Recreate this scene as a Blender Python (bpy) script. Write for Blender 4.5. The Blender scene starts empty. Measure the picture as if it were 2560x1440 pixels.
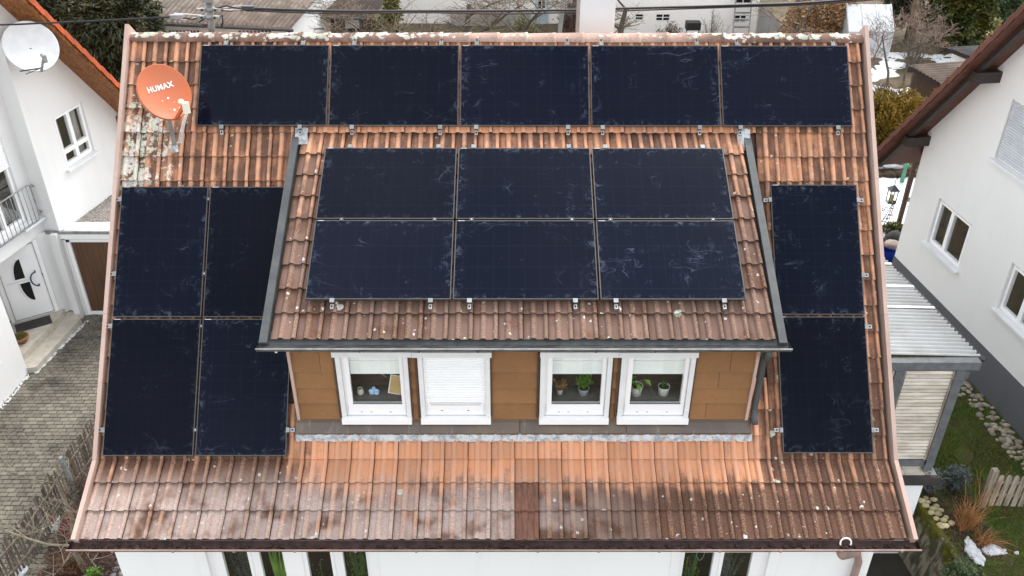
import bpy, bmesh, math, random
from mathutils import Vector, Matrix, noise as mnoise
R = math.radians
scene = bpy.context.scene
COL = scene.collection

# ------------------------------------------------------------ camera
cam_d = bpy.data.cameras.new('camera'); cam = bpy.data.objects.new('camera', cam_d); COL.objects.link(cam)
cam.location = (4.1529, -11.9122, 11.9828)
_yaw, _pit, _rol = 0.0033, 0.5723, 0.0024
_f = Vector((math.sin(_yaw)*math.cos(_pit), math.cos(_yaw)*math.cos(_pit), -math.sin(_pit)))
_r = Vector((math.cos(_yaw), -math.sin(_yaw), 0)); _u = _r.cross(_f)
_r2 = _r*math.cos(_rol)+_u*math.sin(_rol); _u2 = -_r*math.sin(_rol)+_u*math.cos(_rol)
cam.rotation_euler = Matrix((_r2, _u2, -_f)).transposed().to_euler()
cam_d.sensor_width = 36; cam_d.lens = 2237.42/2560*36
cam_d.clip_end = 1000; cam_d.clip_start = .1
scene.camera = cam
# ------------------------------------------------------------ sky and sun (overcast winter noon)
SUN_EL, SUN_AZ = 50, 30          # degrees, azimuth clockwise from +y
world = bpy.data.worlds.new('World'); scene.world = world; world.use_nodes = True
wn = world.node_tree; wn.nodes.clear()
sky = wn.nodes.new('ShaderNodeTexSky'); sky.sky_type = 'NISHITA'; sky.sun_disc = False
sky.sun_elevation = R(SUN_EL); sky.sun_rotation = R(SUN_AZ); sky.air_density = 1; sky.dust_density = 2; sky.ozone_density = 1
hs = wn.nodes.new('ShaderNodeHueSaturation'); hs.inputs['Saturation'].default_value = .18
bg = wn.nodes.new('ShaderNodeBackground'); bg.inputs['Strength'].default_value = .15
wo = wn.nodes.new('ShaderNodeOutputWorld')
# even stratus cover with soft lighter and darker cloud, all round the sky
_tc = wn.nodes.new('ShaderNodeTexCoord'); _cn = wn.nodes.new('ShaderNodeTexNoise'); _cn.inputs['Scale'].default_value = 2.2; _cn.inputs['Detail'].default_value = 5
_mr = wn.nodes.new('ShaderNodeMapRange'); _mr.inputs[1].default_value = .33; _mr.inputs[2].default_value = .67; _mr.inputs[3].default_value = .72; _mr.inputs[4].default_value = 1.28
_mx = wn.nodes.new('ShaderNodeVectorMath'); _mx.operation = 'SCALE'
wn.links.new(_tc.outputs['Generated'], _cn.inputs['Vector']); wn.links.new(_cn.outputs['Fac'], _mr.inputs[0]); wn.links.new(_mr.outputs[0], _mx.inputs['Scale'])
wn.links.new(sky.outputs[0], hs.inputs['Color']); wn.links.new(hs.outputs[0], _mx.inputs[0]); wn.links.new(_mx.outputs[0], bg.inputs[0]); wn.links.new(bg.outputs[0], wo.inputs[0])
sd_ = bpy.data.lights.new('sun', 'SUN'); sun = bpy.data.objects.new('sun', sd_); COL.objects.link(sun)
sd_.energy = .5; sd_.angle = R(30); sd_.color = (1, .97, .93)
_sd = Vector((math.sin(R(SUN_AZ))*math.cos(R(SUN_EL)), math.cos(R(SUN_AZ))*math.cos(R(SUN_EL)), math.sin(R(SUN_EL))))
sun.rotation_euler = _sd.to_track_quat('Z', 'Y').to_euler(); sun.location = (0, -10, 30)
scene.view_settings.view_transform = 'Standard'; scene.view_settings.look = 'None'
scene.view_settings.exposure = 1.93; scene.view_settings.gamma = 1
scene.view_settings.use_curve_mapping = False

# ------------------------------------------------------------ helpers
class MB:
    """collects faces; build() links them as one mesh object"""
    def __init__(s): s.v = []; s.f = []; s.rnd = []; s.M = None
    def add(s, vs, fs, r=None):
        o = len(s.v)
        if s.M is not None: vs = [s.M @ Vector(p) for p in vs]
        s.v += [tuple(p) for p in vs]; s.f += [tuple(i+o for i in f) for f in fs]
        s.rnd += [random.random() if r is None else r]*len(fs)
        return s
    def box(s, x0, x1, y0, y1, z0, z1, r=None):
        return s.add([(x0,y0,z0),(x1,y0,z0),(x1,y1,z0),(x0,y1,z0),(x0,y0,z1),(x1,y0,z1),(x1,y1,z1),(x0,y1,z1)],
              [(3,2,1,0),(4,5,6,7),(0,1,5,4),(1,2,6,5),(2,3,7,6),(3,0,4,7)], r)
    def bar(s, p, q, w, h, up=(0,0,1), r=None):
        """box from p to q, w wide, h high (centred)"""
        p = Vector(p); q = Vector(q); d = (q-p).normalized(); u = Vector(up)
        if abs(d.dot(u)) > .99: u = Vector((0,1,0))
        a = d.cross(u).normalized()*w/2; b = a.cross(d).normalized()*h/2
        vs = [p-a-b, p+a-b, p+a+b, p-a+b, q-a-b, q+a-b, q+a+b, q-a+b]
        return s.add(vs, [(0,1,2,3),(7,6,5,4),(0,4,5,1),(1,5,6,2),(2,6,7,3),(3,7,4,0)], r)
    def quad(s, *p, r=None): return s.add(p, [tuple(range(len(p)))], r)
    def prism(s, poly, z0, z1, r=None):
        n = len(poly)
        vs = [(x,y,z0) for x,y in poly]+[(x,y,z1) for x,y in poly]
        return s.add(vs, [tuple(range(n-1,-1,-1)), tuple(range(n,2*n))]+[(i,(i+1)%n,n+(i+1)%n,n+i) for i in range(n)], r)
    def tube(s, path, rad, n=6, cap=True, r=None):
        path = [Vector(p) for p in path]; k = len(path)
        if not hasattr(rad, '__len__'): rad = [rad]*k
        vs = []; prev = None
        for i, p in enumerate(path):
            d = (path[min(i+1,k-1)]-path[max(i-1,0)])
            if d.length < 1e-9: d = Vector((0,0,1))
            d.normalize()
            if prev is None:
                a = d.cross(Vector((0,0,1)) if abs(d.z) < .9 else Vector((1,0,0))).normalized()
            else:
                a = prev - d*prev.dot(d)
                a = a.normalized() if a.length > 1e-6 else d.orthogonal().normalized()
            prev = a; b = d.cross(a)
            for j in range(n):
                t = 2*math.pi*j/n; vs.append(p+(a*math.cos(t)+b*math.sin(t))*rad[i])
        fs = [(i*n+j, i*n+(j+1)%n, (i+1)*n+(j+1)%n, (i+1)*n+j) for i in range(k-1) for j in range(n)]
        if cap: fs += [tuple(range(n-1,-1,-1)), tuple(range((k-1)*n, k*n))]
        return s.add(vs, fs, r)
    def lathe(s, prof, c=(0,0,0), n=12, r=None):
        vs = []; c = Vector(c)
        for rr, z in prof:
            for j in range(n):
                t = 2*math.pi*j/n; vs.append(c+Vector((rr*math.cos(t), rr*math.sin(t), z)))
        k = len(prof)
        fs = [(i*n+j, i*n+(j+1)%n, (i+1)*n+(j+1)%n, (i+1)*n+j) for i in range(k-1) for j in range(n)]
        return s.add(vs, fs, r)
    def blob(s, c, rx, ry, rz, seed=0, rough=.25, sub=2, r=None, fr=1.5):
        bm = bmesh.new(); bmesh.ops.create_icosphere(bm, subdivisions=sub, radius=1)
        off = Vector((seed*7.31, seed*3.17, seed*1.73)); vs = []
        for v in bm.verts:
            k = 1+rough*mnoise.noise(v.co*fr+off); vs.append((c[0]+v.co.x*rx*k, c[1]+v.co.y*ry*k, c[2]+v.co.z*rz*k))
        fs = [tuple(v.index for v in f.verts) for f in bm.faces]; bm.free()
        return s.add(vs, fs, r)
    def mesh(s, name, mat, smooth=False):
        me = bpy.data.meshes.new(name); me.from_pydata(s.v, [], s.f)
        at = me.attributes.new('rnd', 'FLOAT', 'FACE'); at.data.foreach_set('value', s.rnd)
        if mat: me.materials.append(MAT[mat] if isinstance(mat, str) else mat)
        if smooth: me.polygons.foreach_set('use_smooth', [True]*len(me.polygons))
        me.update(); return me
    def build(s, name, mat, parent=None, smooth=False, world=True):
        return link(name, s.mesh(name, mat, smooth), parent, world)

def link(name, me, parent=None, world=True, mw=None):
    o = bpy.data.objects.new(name, me); COL.objects.link(o)
    if parent is not None:
        o.parent = parent
        if world and parent.type == 'EMPTY': o.matrix_parent_inverse = Matrix.LocRotScale(parent.location, parent.rotation_euler, None).inverted()
    if mw is not None: o.matrix_basis = mw
    return o
def tag(o, label, cat, group=None, kind=None):
    o['label'] = label; o['category'] = cat
    if group: o['group'] = group
    if kind: o['kind'] = kind
    return o
def thing(name, label, cat, loc=(0,0,0), rz=0, group=None):
    o = bpy.data.objects.new(name, None); COL.objects.link(o)
    o.location = loc; o.rotation_euler = (0,0,rz); o.empty_display_size = .2
    return tag(o, label, cat, group)
def structure(o, label=None, cat=None):
    o['kind'] = 'structure'
    if label: o['label'] = label; o['category'] = cat
    return o
def stuff(o, label=None, cat=None):
    o['kind'] = 'stuff'
    if label: o['label'] = label; o['category'] = cat
    return o

# ------------------------------------------------------------ materials
MAT = {}
class NT:
    def __init__(s, name):
        m = bpy.data.materials.new(name); m.use_nodes = True; s.m = m; s.t = m.node_tree; s.t.nodes.clear(); MAT[name] = m
        s.out = s.n('ShaderNodeOutputMaterial')
    def n(s, ty, ins=None, **kw):
        nd = s.t.nodes.new(ty)
        for k, v in kw.items(): setattr(nd, k, v)
        for k, v in (ins or {}).items():
            if hasattr(v, 'node'): s.t.links.new(v, nd.inputs[k])
            else: nd.inputs[k].default_value = v
        return nd
    def math(s, op, a, b=0., c=None, clamp=False):
        nd = s.n('ShaderNodeMath', operation=op, use_clamp=clamp)
        for i, v in enumerate((a, b, c)):
            if v is None: continue
            if hasattr(v, 'node'): s.t.links.new(v, nd.inputs[i])
            else: nd.inputs[i].default_value = v
        return nd.outputs[0]
    def pos(s): return s.n('ShaderNodeNewGeometry').outputs['Position']
    def noise(s, vec, scale, detail=3, rough=.55, dist=0):
        return s.n('ShaderNodeTexNoise', {'Vector': vec, 'Scale': scale, 'Detail': detail, 'Roughness': rough, 'Distortion': dist}).outputs['Fac']
    def maprange(s, v, a, b, c=0., d=1., smooth=True):
        nd = s.n('ShaderNodeMapRange', {0: v, 1: a, 2: b, 3: c, 4: d}); nd.clamp = True
        if smooth: nd.interpolation_type = 'SMOOTHSTEP'
        return nd.outputs[0]
    def mix(s, f, a, b, blend='MIX'):
        nd = s.n('ShaderNodeMix', data_type='RGBA', blend_type=blend)
        for k, v in ((0, f), (6, a), (7, b)):
            if hasattr(v, 'node'): s.t.links.new(v, nd.inputs[k])
            else: nd.inputs[k].default_value = (*v, 1) if hasattr(v, '__len__') and len(v) == 3 else v
        return nd.outputs[2]
    def scalevec(s, v, sc):
        return s.n('ShaderNodeVectorMath', {0: v, 1: sc}, operation='MULTIPLY').outputs[0]
    def rnd(s):
        a = s.n('ShaderNodeAttribute', attribute_name='rnd').outputs['Fac']
        o = s.n('ShaderNodeObjectInfo').outputs['Random']
        return s.math('FRACT', s.math('ADD', a, o))
    def finish(s, col, rough=.6, spec=.4, metal=0., bump=None, bstr=.3, bdist=.01, **kw):
        b = s.n('ShaderNodeBsdfPrincipled')
        for k, v in dict({'Base Color': col, 'Roughness': rough, 'Specular IOR Level': spec, 'Metallic': metal}, **kw).items():
            if hasattr(v, 'node'): s.t.links.new(v, b.inputs[k])
            else: b.inputs[k].default_value = (*v, 1) if hasattr(v, '__len__') and len(v) == 3 else v
        if bump is not None:
            bn = s.n('ShaderNodeBump', {'Height': bump, 'Strength': bstr, 'Distance': bdist})
            s.t.links.new(bn.outputs[0], b.inputs['Normal'])
        s.t.links.new(b.outputs[0], s.out.inputs[0]); return s.m
def pmat(name, c1, c2=None, scale=4, rough=.6, spec=.35, metal=0, var=.15, bump=.15, bscale=40, stretch=(1,1,1), contrast=(.35,.65), **kw):
    """two tones by noise, piece-to-piece brightness by random, fine bump"""
    t = NT(name); p = t.scalevec(t.pos(), stretch); c2 = c2 or tuple(x*.75 for x in c1)
    f = t.maprange(t.noise(p, scale, 5, .6), contrast[0], contrast[1])
    col = t.mix(f, c1, c2)
    if var:
        v = t.n('ShaderNodeHueSaturation', {'Color': col, 'Value': t.maprange(t.rnd(), 0, 1, 1-var, 1+var, False)}); col = v.outputs[0]
    return t.finish(col, rough, spec, metal, t.noise(p, bscale, 2) if bump else None, bump, .01, **kw)

def tile_mat(name, kind):
    t = NT(name); p = t.pos(); x, y, z = t.n('ShaderNodeSeparateXYZ', {0: p}).outputs[:3]
    rn = t.rnd(); crest = t.n('ShaderNodeAttribute', attribute_name='crest').outputs['Fac']
    big = t.noise(p, 1.1, 3); mid = t.noise(p, 6, 4, .6); fine = t.noise(p, 55, 3, .7); vf = t.noise(p, 170, 2, .7)
    # glaze colour of the fired clay / concrete
    base = t.mix(t.maprange(mid, .3, .7), (.64,.295,.150), (.60,.31,.19))
    if kind == 'main':
        kick = t.maprange(t.math('SUBTRACT', y, t.math('MULTIPLY', t.math('SUBTRACT', big, .5), .3)), -3.66, -4.22)                      # how far down the flared eave
        right = t.maprange(x, 3.6, 6.5); left = t.maprange(x, 3.4, .6)
        side = t.math('MAXIMUM', t.maprange(x, 1.9, 1.2), t.maprange(x, 7.1, 7.45))
        up = t.maprange(y, -1.1, -.5)
        d0 = t.math('MULTIPLY', kick, t.math('ADD', .74, t.math('MULTIPLY', right, .62)))
        d1 = t.math('MULTIPLY', side, t.math('ADD', .56, t.math('MULTIPLY', t.maprange(y, -2.2, -4.2), .32)))
        zone = t.math('ADD', t.math('MAXIMUM', d0, d1), -.02)
        film = t.math('MULTIPLY', t.math('MULTIPLY', kick, t.math('SUBTRACT', 1., right)), 1.0)
    else:
        zone = t.maprange(y, -.9, -2.5, .52, 1.18, False); film = t.math('MULTIPLY', zone, .14)
    dirt = t.math('ADD', zone, t.math('MULTIPLY', t.math('SUBTRACT', big, .5), .6))
    strk = t.noise(t.scalevec(p, (16,2.2,2.2)), 1., 4, .65)
    dirt = t.math('ADD', dirt, t.math('MULTIPLY', t.math('SUBTRACT', mid, .5), .7))
    dirt = t.math('ADD', dirt, t.math('MULTIPLY', t.math('SUBTRACT', strk, .5), .8))
    dirt = t.math('ADD', dirt, t.math('MULTIPLY', t.math('SUBTRACT', fine, .5), .5))
    dirt = t.math('ADD', dirt, t.math('MULTIPLY', t.math('SUBTRACT', rn, .5), .40))
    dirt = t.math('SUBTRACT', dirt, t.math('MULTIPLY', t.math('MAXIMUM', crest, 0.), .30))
    dirt = t.maprange(dirt, .05, .72)
    dcol = t.mix(t.maprange(fine, .35, .65), (.043,.022,.0155), (.108,.058,.042))
    col = t.mix(t.math('MULTIPLY', dirt, .92), base, dcol)
    # pale grey bloom on the lower courses
    fm = t.math('MULTIPLY', film, t.maprange(t.noise(p, 2.6, 3), .30, .54))
    col = t.mix(t.math('MULTIPLY', fm, .8), col, t.mix(t.maprange(fine, .3, .7), (.56,.46,.41), (.42,.315,.275)))
    # pinkish speckle worn onto the crests
    sp = t.math('MULTIPLY', t.math('MAXIMUM', crest, 0.), t.maprange(fine, .47, .58))
    col = t.mix(t.math('MULTIPLY', sp, .62), col, t.mix(dirt, (.50,.31,.23), (.30,.19,.13)))
    sp2 = t.math('MULTIPLY', t.maprange(vf, .56, .66), t.maprange(mid, .4, .7, .3, .9))
    col = t.mix(t.math('MULTIPLY', sp2, .75), col, (.13,.07,.05))
    v = t.n('ShaderNodeHueSaturation', {'Color': col, 'Value': t.maprange(rn, 0, 1, .80, 1.14, False)}); col = v.outputs[0]
    # lichen discs
    wv = t.n('ShaderNodeVectorMath', {0: p, 1: t.scalevec(t.n('ShaderNodeTexNoise', {'Vector': p, 'Scale': 38., 'Detail': 2.}).outputs['Color'], (.05,.05,.05))}, operation='ADD').outputs[0]
    def discs(scale, lo, hi, rmax):
        vo = t.n('ShaderNodeTexVoronoi', {'Vector': wv, 'Scale': scale}); d = vo.outputs['Distance']
        cr = t.n('ShaderNodeSeparateColor', {0: vo.outputs['Color']}).outputs[0]
        rad = t.maprange(cr, lo, hi, 0, rmax, False)
        m = t.maprange(t.math('SUBTRACT', rad, d), 0, .04); return m
    m1 = discs(6, .85, 1, .30); m2 = discs(15, .83, 1, .36)
    m = t.math('MAXIMUM', m1, m2)
    if kind == 'main':
        # big mats of pale lichen beside and below the dish and along the left verge
        cx = t.maprange(x, .25, -.45); cy = t.math('MULTIPLY', t.maprange(y, -1.42, -1.2), t.maprange(y, .1, -.5))
        reg = t.math('MULTIPLY', cx, cy)
        mats = t.maprange(t.math('ADD', t.math('MULTIPLY', reg, .22), t.math('ADD', t.math('MULTIPLY', t.noise(p, 3.2, 2), .45), t.math('MULTIPLY', t.noise(p, 14, 5, .75), .6))), .74, .78)
        mats = t.math('MULTIPLY', mats, t.maprange(reg, .05, .3))
        m = t.math('MAXIMUM', m, mats)
        dens = t.math('MAXIMUM', reg, t.math('MAXIMUM', kick, t.math('MULTIPLY', side, .6)))
        m = t.math('MULTIPLY', m, t.maprange(t.math('ADD', t.noise(p, 1.7, 2), t.math('MULTIPLY', dens, .55)), .62, .82))
    else:
        m = t.math('MULTIPLY', m, t.maprange(t.math('ADD', t.noise(p, 1.9, 2), t.math('MULTIPLY', zone, .4)), .66, .85))
    lc = t.mix(t.maprange(t.noise(p, 9, 2), .4, .62), (.62,.58,.54), (.50,.53,.42))
    lc = t.mix(t.maprange(fine, .3, .5), (.30,.29,.24), lc)
    col = t.mix(t.math('MULTIPLY', m, .92), col, lc)
    col = t.mix(t.maprange(crest, -.1, -.9), col, (.032,.018,.013))  # negative crest: dark joints and edge dirt, with course and roll shade painted in
    h = t.math('ADD', t.math('ADD', t.math('MULTIPLY', fine, .6), t.math('MULTIPLY', vf, .3)), t.math('MULTIPLY', m, .6))
    t.finish(col, .85, .25, 0, h, .35, .006)
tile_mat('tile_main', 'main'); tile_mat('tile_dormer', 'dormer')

def ridge_mat():
    t = NT('tile_ridge'); p = t.pos(); x, y, z = t.n('ShaderNodeSeparateXYZ', {0: p}).outputs[:3]
    rn = t.rnd(); fine = t.noise(p, 55, 3, .7); mid = t.noise(p, 5, 4)
    mids = t.math('MULTIPLY', t.maprange(x, 2.6, 4.0), t.maprange(x, 7.2, 6.0))     # washed pale below the chimney
    col = t.mix(mids, t.mix(t.maprange(mid, .35, .65), (.25,.15,.115), (.15,.092,.072)), (.50,.34,.275))
    col = t.mix(t.math('MULTIPLY', t.maprange(fine, .52, .62), .5), col, (.12,.08,.065))
    v = t.n('ShaderNodeHueSaturation', {'Color': col, 'Value': t.maprange(rn, 0, 1, .85, 1.12, False)}); col = v.outputs[0]
    wv = t.n('ShaderNodeVectorMath', {0: p, 1: t.scalevec(t.n('ShaderNodeTexNoise', {'Vector': p, 'Scale': 30., 'Detail': 3.}).outputs['Color'], (.07,.07,.07))}, operation='ADD').outputs[0]
    vo = t.n('ShaderNodeTexVoronoi', {'Vector': wv, 'Scale': 11.})
    cr = t.n('ShaderNodeSeparateColor', {0: vo.outputs['Color']}).outputs[0]
    top = t.maprange(z, 8.225, 8.285)
    amt = t.math('ADD', t.math('MULTIPLY', top, .82), t.math('MULTIPLY', t.noise(p, 1.5, 2), .62))
    amt = t.math('SUBTRACT', amt, t.math('MULTIPLY', mids, .5))
    rad = t.math('MULTIPLY', t.math('MULTIPLY', cr, amt), .95)
    m = t.maprange(t.math('SUBTRACT', rad, vo.outputs['Distance']), 0, .05)
    lc = t.mix(t.maprange(t.noise(p, 3, 2), .45, .6), (.60,.56,.50), (.47,.51,.40))
    lc = t.mix(t.maprange(fine, .3, .48), (.33,.31,.26), lc)
    col = t.mix(t.math('MULTIPLY', m, .92), col, lc)
    t.finish(col, .9, .2, 0, t.math('ADD', fine, m), .4, .008)
ridge_mat()

def panel_mat():
    t = NT('panel_glass'); p = t.pos(); g = t.n('ShaderNodeTexCoord').outputs['Generated']
    inf = t.n('ShaderNodeObjectInfo').outputs['Random']
    q = t.n('ShaderNodeVectorMath', {0: p, 1: t.n('ShaderNodeCombineXYZ', {0: t.math('MULTIPLY', inf, 40.), 1: 0., 2: t.math('MULTIPLY', inf, 23.)}).outputs[0]}, operation='ADD').outputs[0]
    gx, gy, gz = t.n('ShaderNodeSeparateXYZ', {0: g}).outputs[:3]
    def edge(c): return t.math('MINIMUM', c, t.math('SUBTRACT', 1., c))
    e = t.math('MINIMUM', edge(gx), edge(gz))
    em = t.maprange(e, .09, .0)
    n1 = t.noise(q, 9, 4, .65, 1.2); grime = t.math('MULTIPLY', em, t.maprange(n1, .5, .75))
    # strokes and finger marks: thin winding contour lines, only inside scattered patches
    def strokes(vec, sc, width, patch, lo, hi):
        nz = t.noise(vec, sc, 2, .45, .6); ln = t.maprange(t.math('ABSOLUTE', t.math('SUBTRACT', nz, .5)), width, width*.15)
        return t.math('MULTIPLY', ln, t.maprange(patch, lo, hi))
    p1 = t.noise(q, 2.6, 3, .55); p2 = t.noise(t.scalevec(q, (1.,1.,1.)), 4.3, 2, .5)
    a1 = strokes(t.scalevec(q, (1.5,.8,1.0)), 5.0, .016, p1, .60, .76)
    a2 = strokes(t.scalevec(q, (2.6,1.2,1.4)), 9.0, .028, p2, .63, .72)
    a3 = strokes(t.scalevec(q, (.7,1.6,1.9)), 2.2, .009, p1, .50, .70)
    wipe = t.math('MULTIPLY', t.maprange(p1, .56, .80), t.maprange(t.noise(t.scalevec(q, (5,1.5,1.5)), 2.4, 4, .6, 1.5), .45, .75))
    amt = t.maprange(inf, 0, 1, .55, 1.25, False)
    m = t.math('MAXIMUM', t.math('MULTIPLY', grime, .5), t.math('MAXIMUM', t.math('MULTIPLY', t.math('MAXIMUM', a1, a2), .24), t.math('MAXIMUM', t.math('MULTIPLY', a3, .26), t.math('MULTIPLY', wipe, .20))))
    m = t.math('MULTIPLY', m, amt)
    # half-cut cells, barely visible
    sh = t.maprange(t.noise(p, .35, 2), .35, .65)
    px_, py_, pz_ = t.n('ShaderNodeSeparateXYZ', {0: p}).outputs[:3]
    gl = t.math('MAXIMUM', t.maprange(t.math('FRACT', t.math('MULTIPLY', px_, 5.3)), .955, .975), t.maprange(t.math('FRACT', t.math('MULTIPLY', pz_, 7.4)), .955, .975))
    col = t.mix(sh, (.0015,.0030,.0085), (.0030,.0042,.0100))
    col = t.mix(t.math('MULTIPLY', gl, .30), col, (.010,.013,.022))
    col = t.n('ShaderNodeHueSaturation', {'Color': col, 'Value': t.maprange(inf, 0, 1, .75, 1.5, False)}).outputs[0]
    col = t.mix(t.math('MULTIPLY', m, 1., clamp=True), col, (.09,.115,.16))
    t.finish(col, t.maprange(m, 0, .5, .10, .5), .085, 0)
panel_mat()

def glass_mat():
    t = NT('window_glass'); fr = t.n('ShaderNodeFresnel', {'IOR': 1.5}).outputs[0]
    a = t.n('ShaderNodeBsdfTransparent', {'Color': (.965,.975,.97,1)}); b = t.n('ShaderNodeBsdfGlossy', {'Roughness': .02, 'Color': (1,1,1,1)})
    m = t.n('ShaderNodeMixShader', {0: t.math('MULTIPLY', fr, .16, clamp=True), 1: a.outputs[0], 2: b.outputs[0]})
    t.t.links.new(m.outputs[0], t.out.inputs[0])
glass_mat()
pmat('panel_frame', (.062,.056,.052), (.048,.043,.04), rough=.35, spec=.5, var=.1, bump=0)
pmat('alu', (.45,.45,.45), (.36,.36,.36), rough=.4, metal=.6, var=.1, bump=0)
pmat('dark_metal', (.05,.052,.055), rough=.45, var=.1, bump=0)
pmat('zinc', (.050,.054,.055), (.075,.08,.08), scale=3, rough=.55, metal=.2, var=.08, bump=.05)
pmat('zinc_light', (.30,.31,.31), (.2,.205,.2), scale=8, rough=.5, metal=.3, var=.08, bump=.08)
def gutter_mat():
    t = NT('zinc_gutter'); p = t.pos()
    f = t.maprange(t.noise(t.scalevec(p, (1,6,6)), 4, 5, .7), .42, .62)
    col = t.mix(f, (.075,.075,.072), (.15,.15,.142)); col = t.mix(t.maprange(t.noise(t.scalevec(p,(1,3,3)), 7, 5, .7), .58, .66), col, (.05,.047,.04))
    t.finish(col, .5, .4, .3)
gutter_mat()
pmat('copper_verge', (.41,.285,.235), (.47,.345,.29), scale=1.5, rough=.55, var=.06, bump=.05, bscale=8)
pmat('gutter_brown', (.075,.035,.03), (.03,.018,.015), scale=9, rough=.6, var=.06)
pmat('gutter_rim', (.34,.24,.21), (.26,.175,.15), scale=4, rough=.5, var=.06, bump=0)
def apron_mat():
    t = NT('apron_metal'); p = t.pos()
    f = t.maprange(t.noise(t.scalevec(p, (1,.4,.4)), 1.4, 4, .6), .35, .65)
    col = t.mix(f, (.16,.125,.095), (.115,.095,.085)); g = t.maprange(t.noise(t.scalevec(p, (14,3,3)), 1, 4, .6), .58, .72)
    col = t.mix(t.math('MULTIPLY', g, .4), col, (.33,.30,.27)); t.finish(col, .38, .5, .45, t.noise(p, 5, 2), .1, .02)
apron_mat()
def lead_mat():
    t = NT('lead'); p = t.pos()
    f = t.maprange(t.noise(p, 12, 5, .65, .6), .36, .62)
    col = t.mix(f, (.23,.245,.26), (.50,.51,.51)); col = t.mix(t.maprange(t.noise(t.scalevec(p,(30,4,4)), 1, 4, .7), .6, .72), col, (.13,.135,.14))
    t.finish(col, .5, .4, .2, t.noise(p, 18, 3), .5, .01)
lead_mat()
def clad_mat():
    t = NT('cladding'); p = t.pos(); col = t.mix(t.maprange(t.noise(p, 1.6, 4), .35, .65), (.26,.132,.056), (.225,.112,.048))
    sp = t.maprange(t.noise(p, 22, 5, .8), .55, .68); col = t.mix(t.math('MULTIPLY', sp, .5), col, (.13,.065,.03))
    v = t.n('ShaderNodeHueSaturation', {'Color': col, 'Value': t.maprange(t.rnd(), 0, 1, .96, 1.04, False)})
    t.finish(v.outputs[0], .7, .3, 0, t.noise(p, 30, 3), .2, .006)
clad_mat()
def plaster(name, c, dirty=.12):
    t = NT(name); p = t.pos(); n1 = t.noise(p, .7, 4, .6); n2 = t.noise(t.scalevec(p, (3,3,.35)), 1.3, 4, .6)
    d = t.math('MULTIPLY', t.math('ADD', t.maprange(n1, .45, .75), t.maprange(n2, .52, .75)), dirty)
    col = t.mix(d, c, tuple(k*.62 for k in c)); t.finish(col, .9, .2, 0, t.noise(p, 120, 3), .25, .004)
plaster('plaster', (.82,.83,.825)); plaster('plaster_warm', (.70,.70,.69), .10); plaster('plaster_grey', (.72,.715,.70), .10); plaster('plinth', (.115,.115,.122), .25)
plaster('plaster_cream', (.90,.885,.84), .10); plaster('chimney_white', (.48,.585,.64), .22); plaster('concrete', (.42,.39,.34), .6); plaster('concrete_grey', (.33,.33,.32), .5)
pmat('white_pvc', (.86,.86,.86), (.84,.84,.84), rough=.3, spec=.45, var=.02, bump=0)
pmat('white_metal', (.74,.75,.76), (.68,.69,.70), rough=.35, var=.03, bump=0)
pmat('shutter', (.86,.87,.87), (.84,.85,.85), rough=.45, var=.03, bump=0)
pmat('shutter_grey', (.50,.52,.55), (.46,.48,.51), rough=.45, var=.03, bump=0)
pmat('room', (.013,.012,.012), (.008,.008,.008), scale=2, rough=.9, var=.15, bump=0)
pmat('room_light', (.16,.15,.14), (.12,.115,.105), scale=2, rough=.9, var=.1, bump=0)
pmat('blind_cloth', (.86,.89,.88), (.82,.85,.84), scale=3, rough=.8, var=.04, bump=.1)
pmat('curtain', (.45,.44,.42), (.3,.29,.28), scale=4, stretch=(6,6,.3), rough=.9, var=.05)
pmat('rubber', (.018,.018,.018), rough=.6, bump=0)
pmat('cable_black', (.016,.016,.018), rough=.5, bump=0)
pmat('mast', (.24,.24,.215), (.17,.175,.165), scale=6, rough=.6, metal=.2)
pmat('dish_orange', (.50,.13,.05), (.47,.135,.06), scale=5, rough=.4, var=.0, bump=0)
pmat('dish_white', (.62,.63,.63), (.56,.57,.57), scale=5, rough=.4, var=0, bump=0)
pmat('ivory', (.70,.66,.54), (.66,.61,.48), rough=.4, bump=0)
pmat('letter_white', (.82,.80,.78), rough=.5, var=0, bump=0)
pmat('roof_orange', (.45,.095,.03), (.36,.075,.028), scale=6, rough=.6, var=.12)
pmat('roof_brown', (.125,.046,.032), (.095,.036,.026), scale=6, rough=.6, var=.12)
def woodm(name, c1, c2, ax=(1,12,12), rough=.55, var=.15, sc=2.5):
    pmat(name, c1, c2, sc, rough, .35, 0, var, .25, 30, ax)
woodm('wood_honey', (.34,.125,.03), (.12,.04,.012), (12,1,6)); woodm('wood_soffit', (.115,.038,.022), (.07,.025,.016), (10,1,10), .5); woodm('wood_dark', (.038,.028,.024), (.025,.02,.018), (8,1,8), .5)
woodm('wood_grey_paint', (.135,.14,.148), (.10,.105,.112), (3,3,3), .55, .08); woodm('wood_slat', (.66,.61,.53), (.48,.43,.36), (1.2,3,5), .75, .14, 2.)
woodm('wood_weathered', (.36,.31,.245), (.17,.14,.105), (9,9,1), .85, .18); woodm('wood_fence_dark', (.20,.16,.125), (.10,.08,.062), (9,9,1), .9, .3)
woodm('garage_wood', (.115,.06,.032), (.07,.035,.02), (16,16,.6), .5, .06, 1.4); woodm('wood_lattice', (.40,.24,.11), (.27,.15,.07)); woodm('boards_cream', (.58,.54,.40), (.45,.41,.30), (6,6,.6), .8)
woodm('wood_brown', (.10,.06,.04), (.06,.038,.026))
pmat('slab_edge', (.055,.047,.046), (.04,.035,.034), rough=.6)
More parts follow.
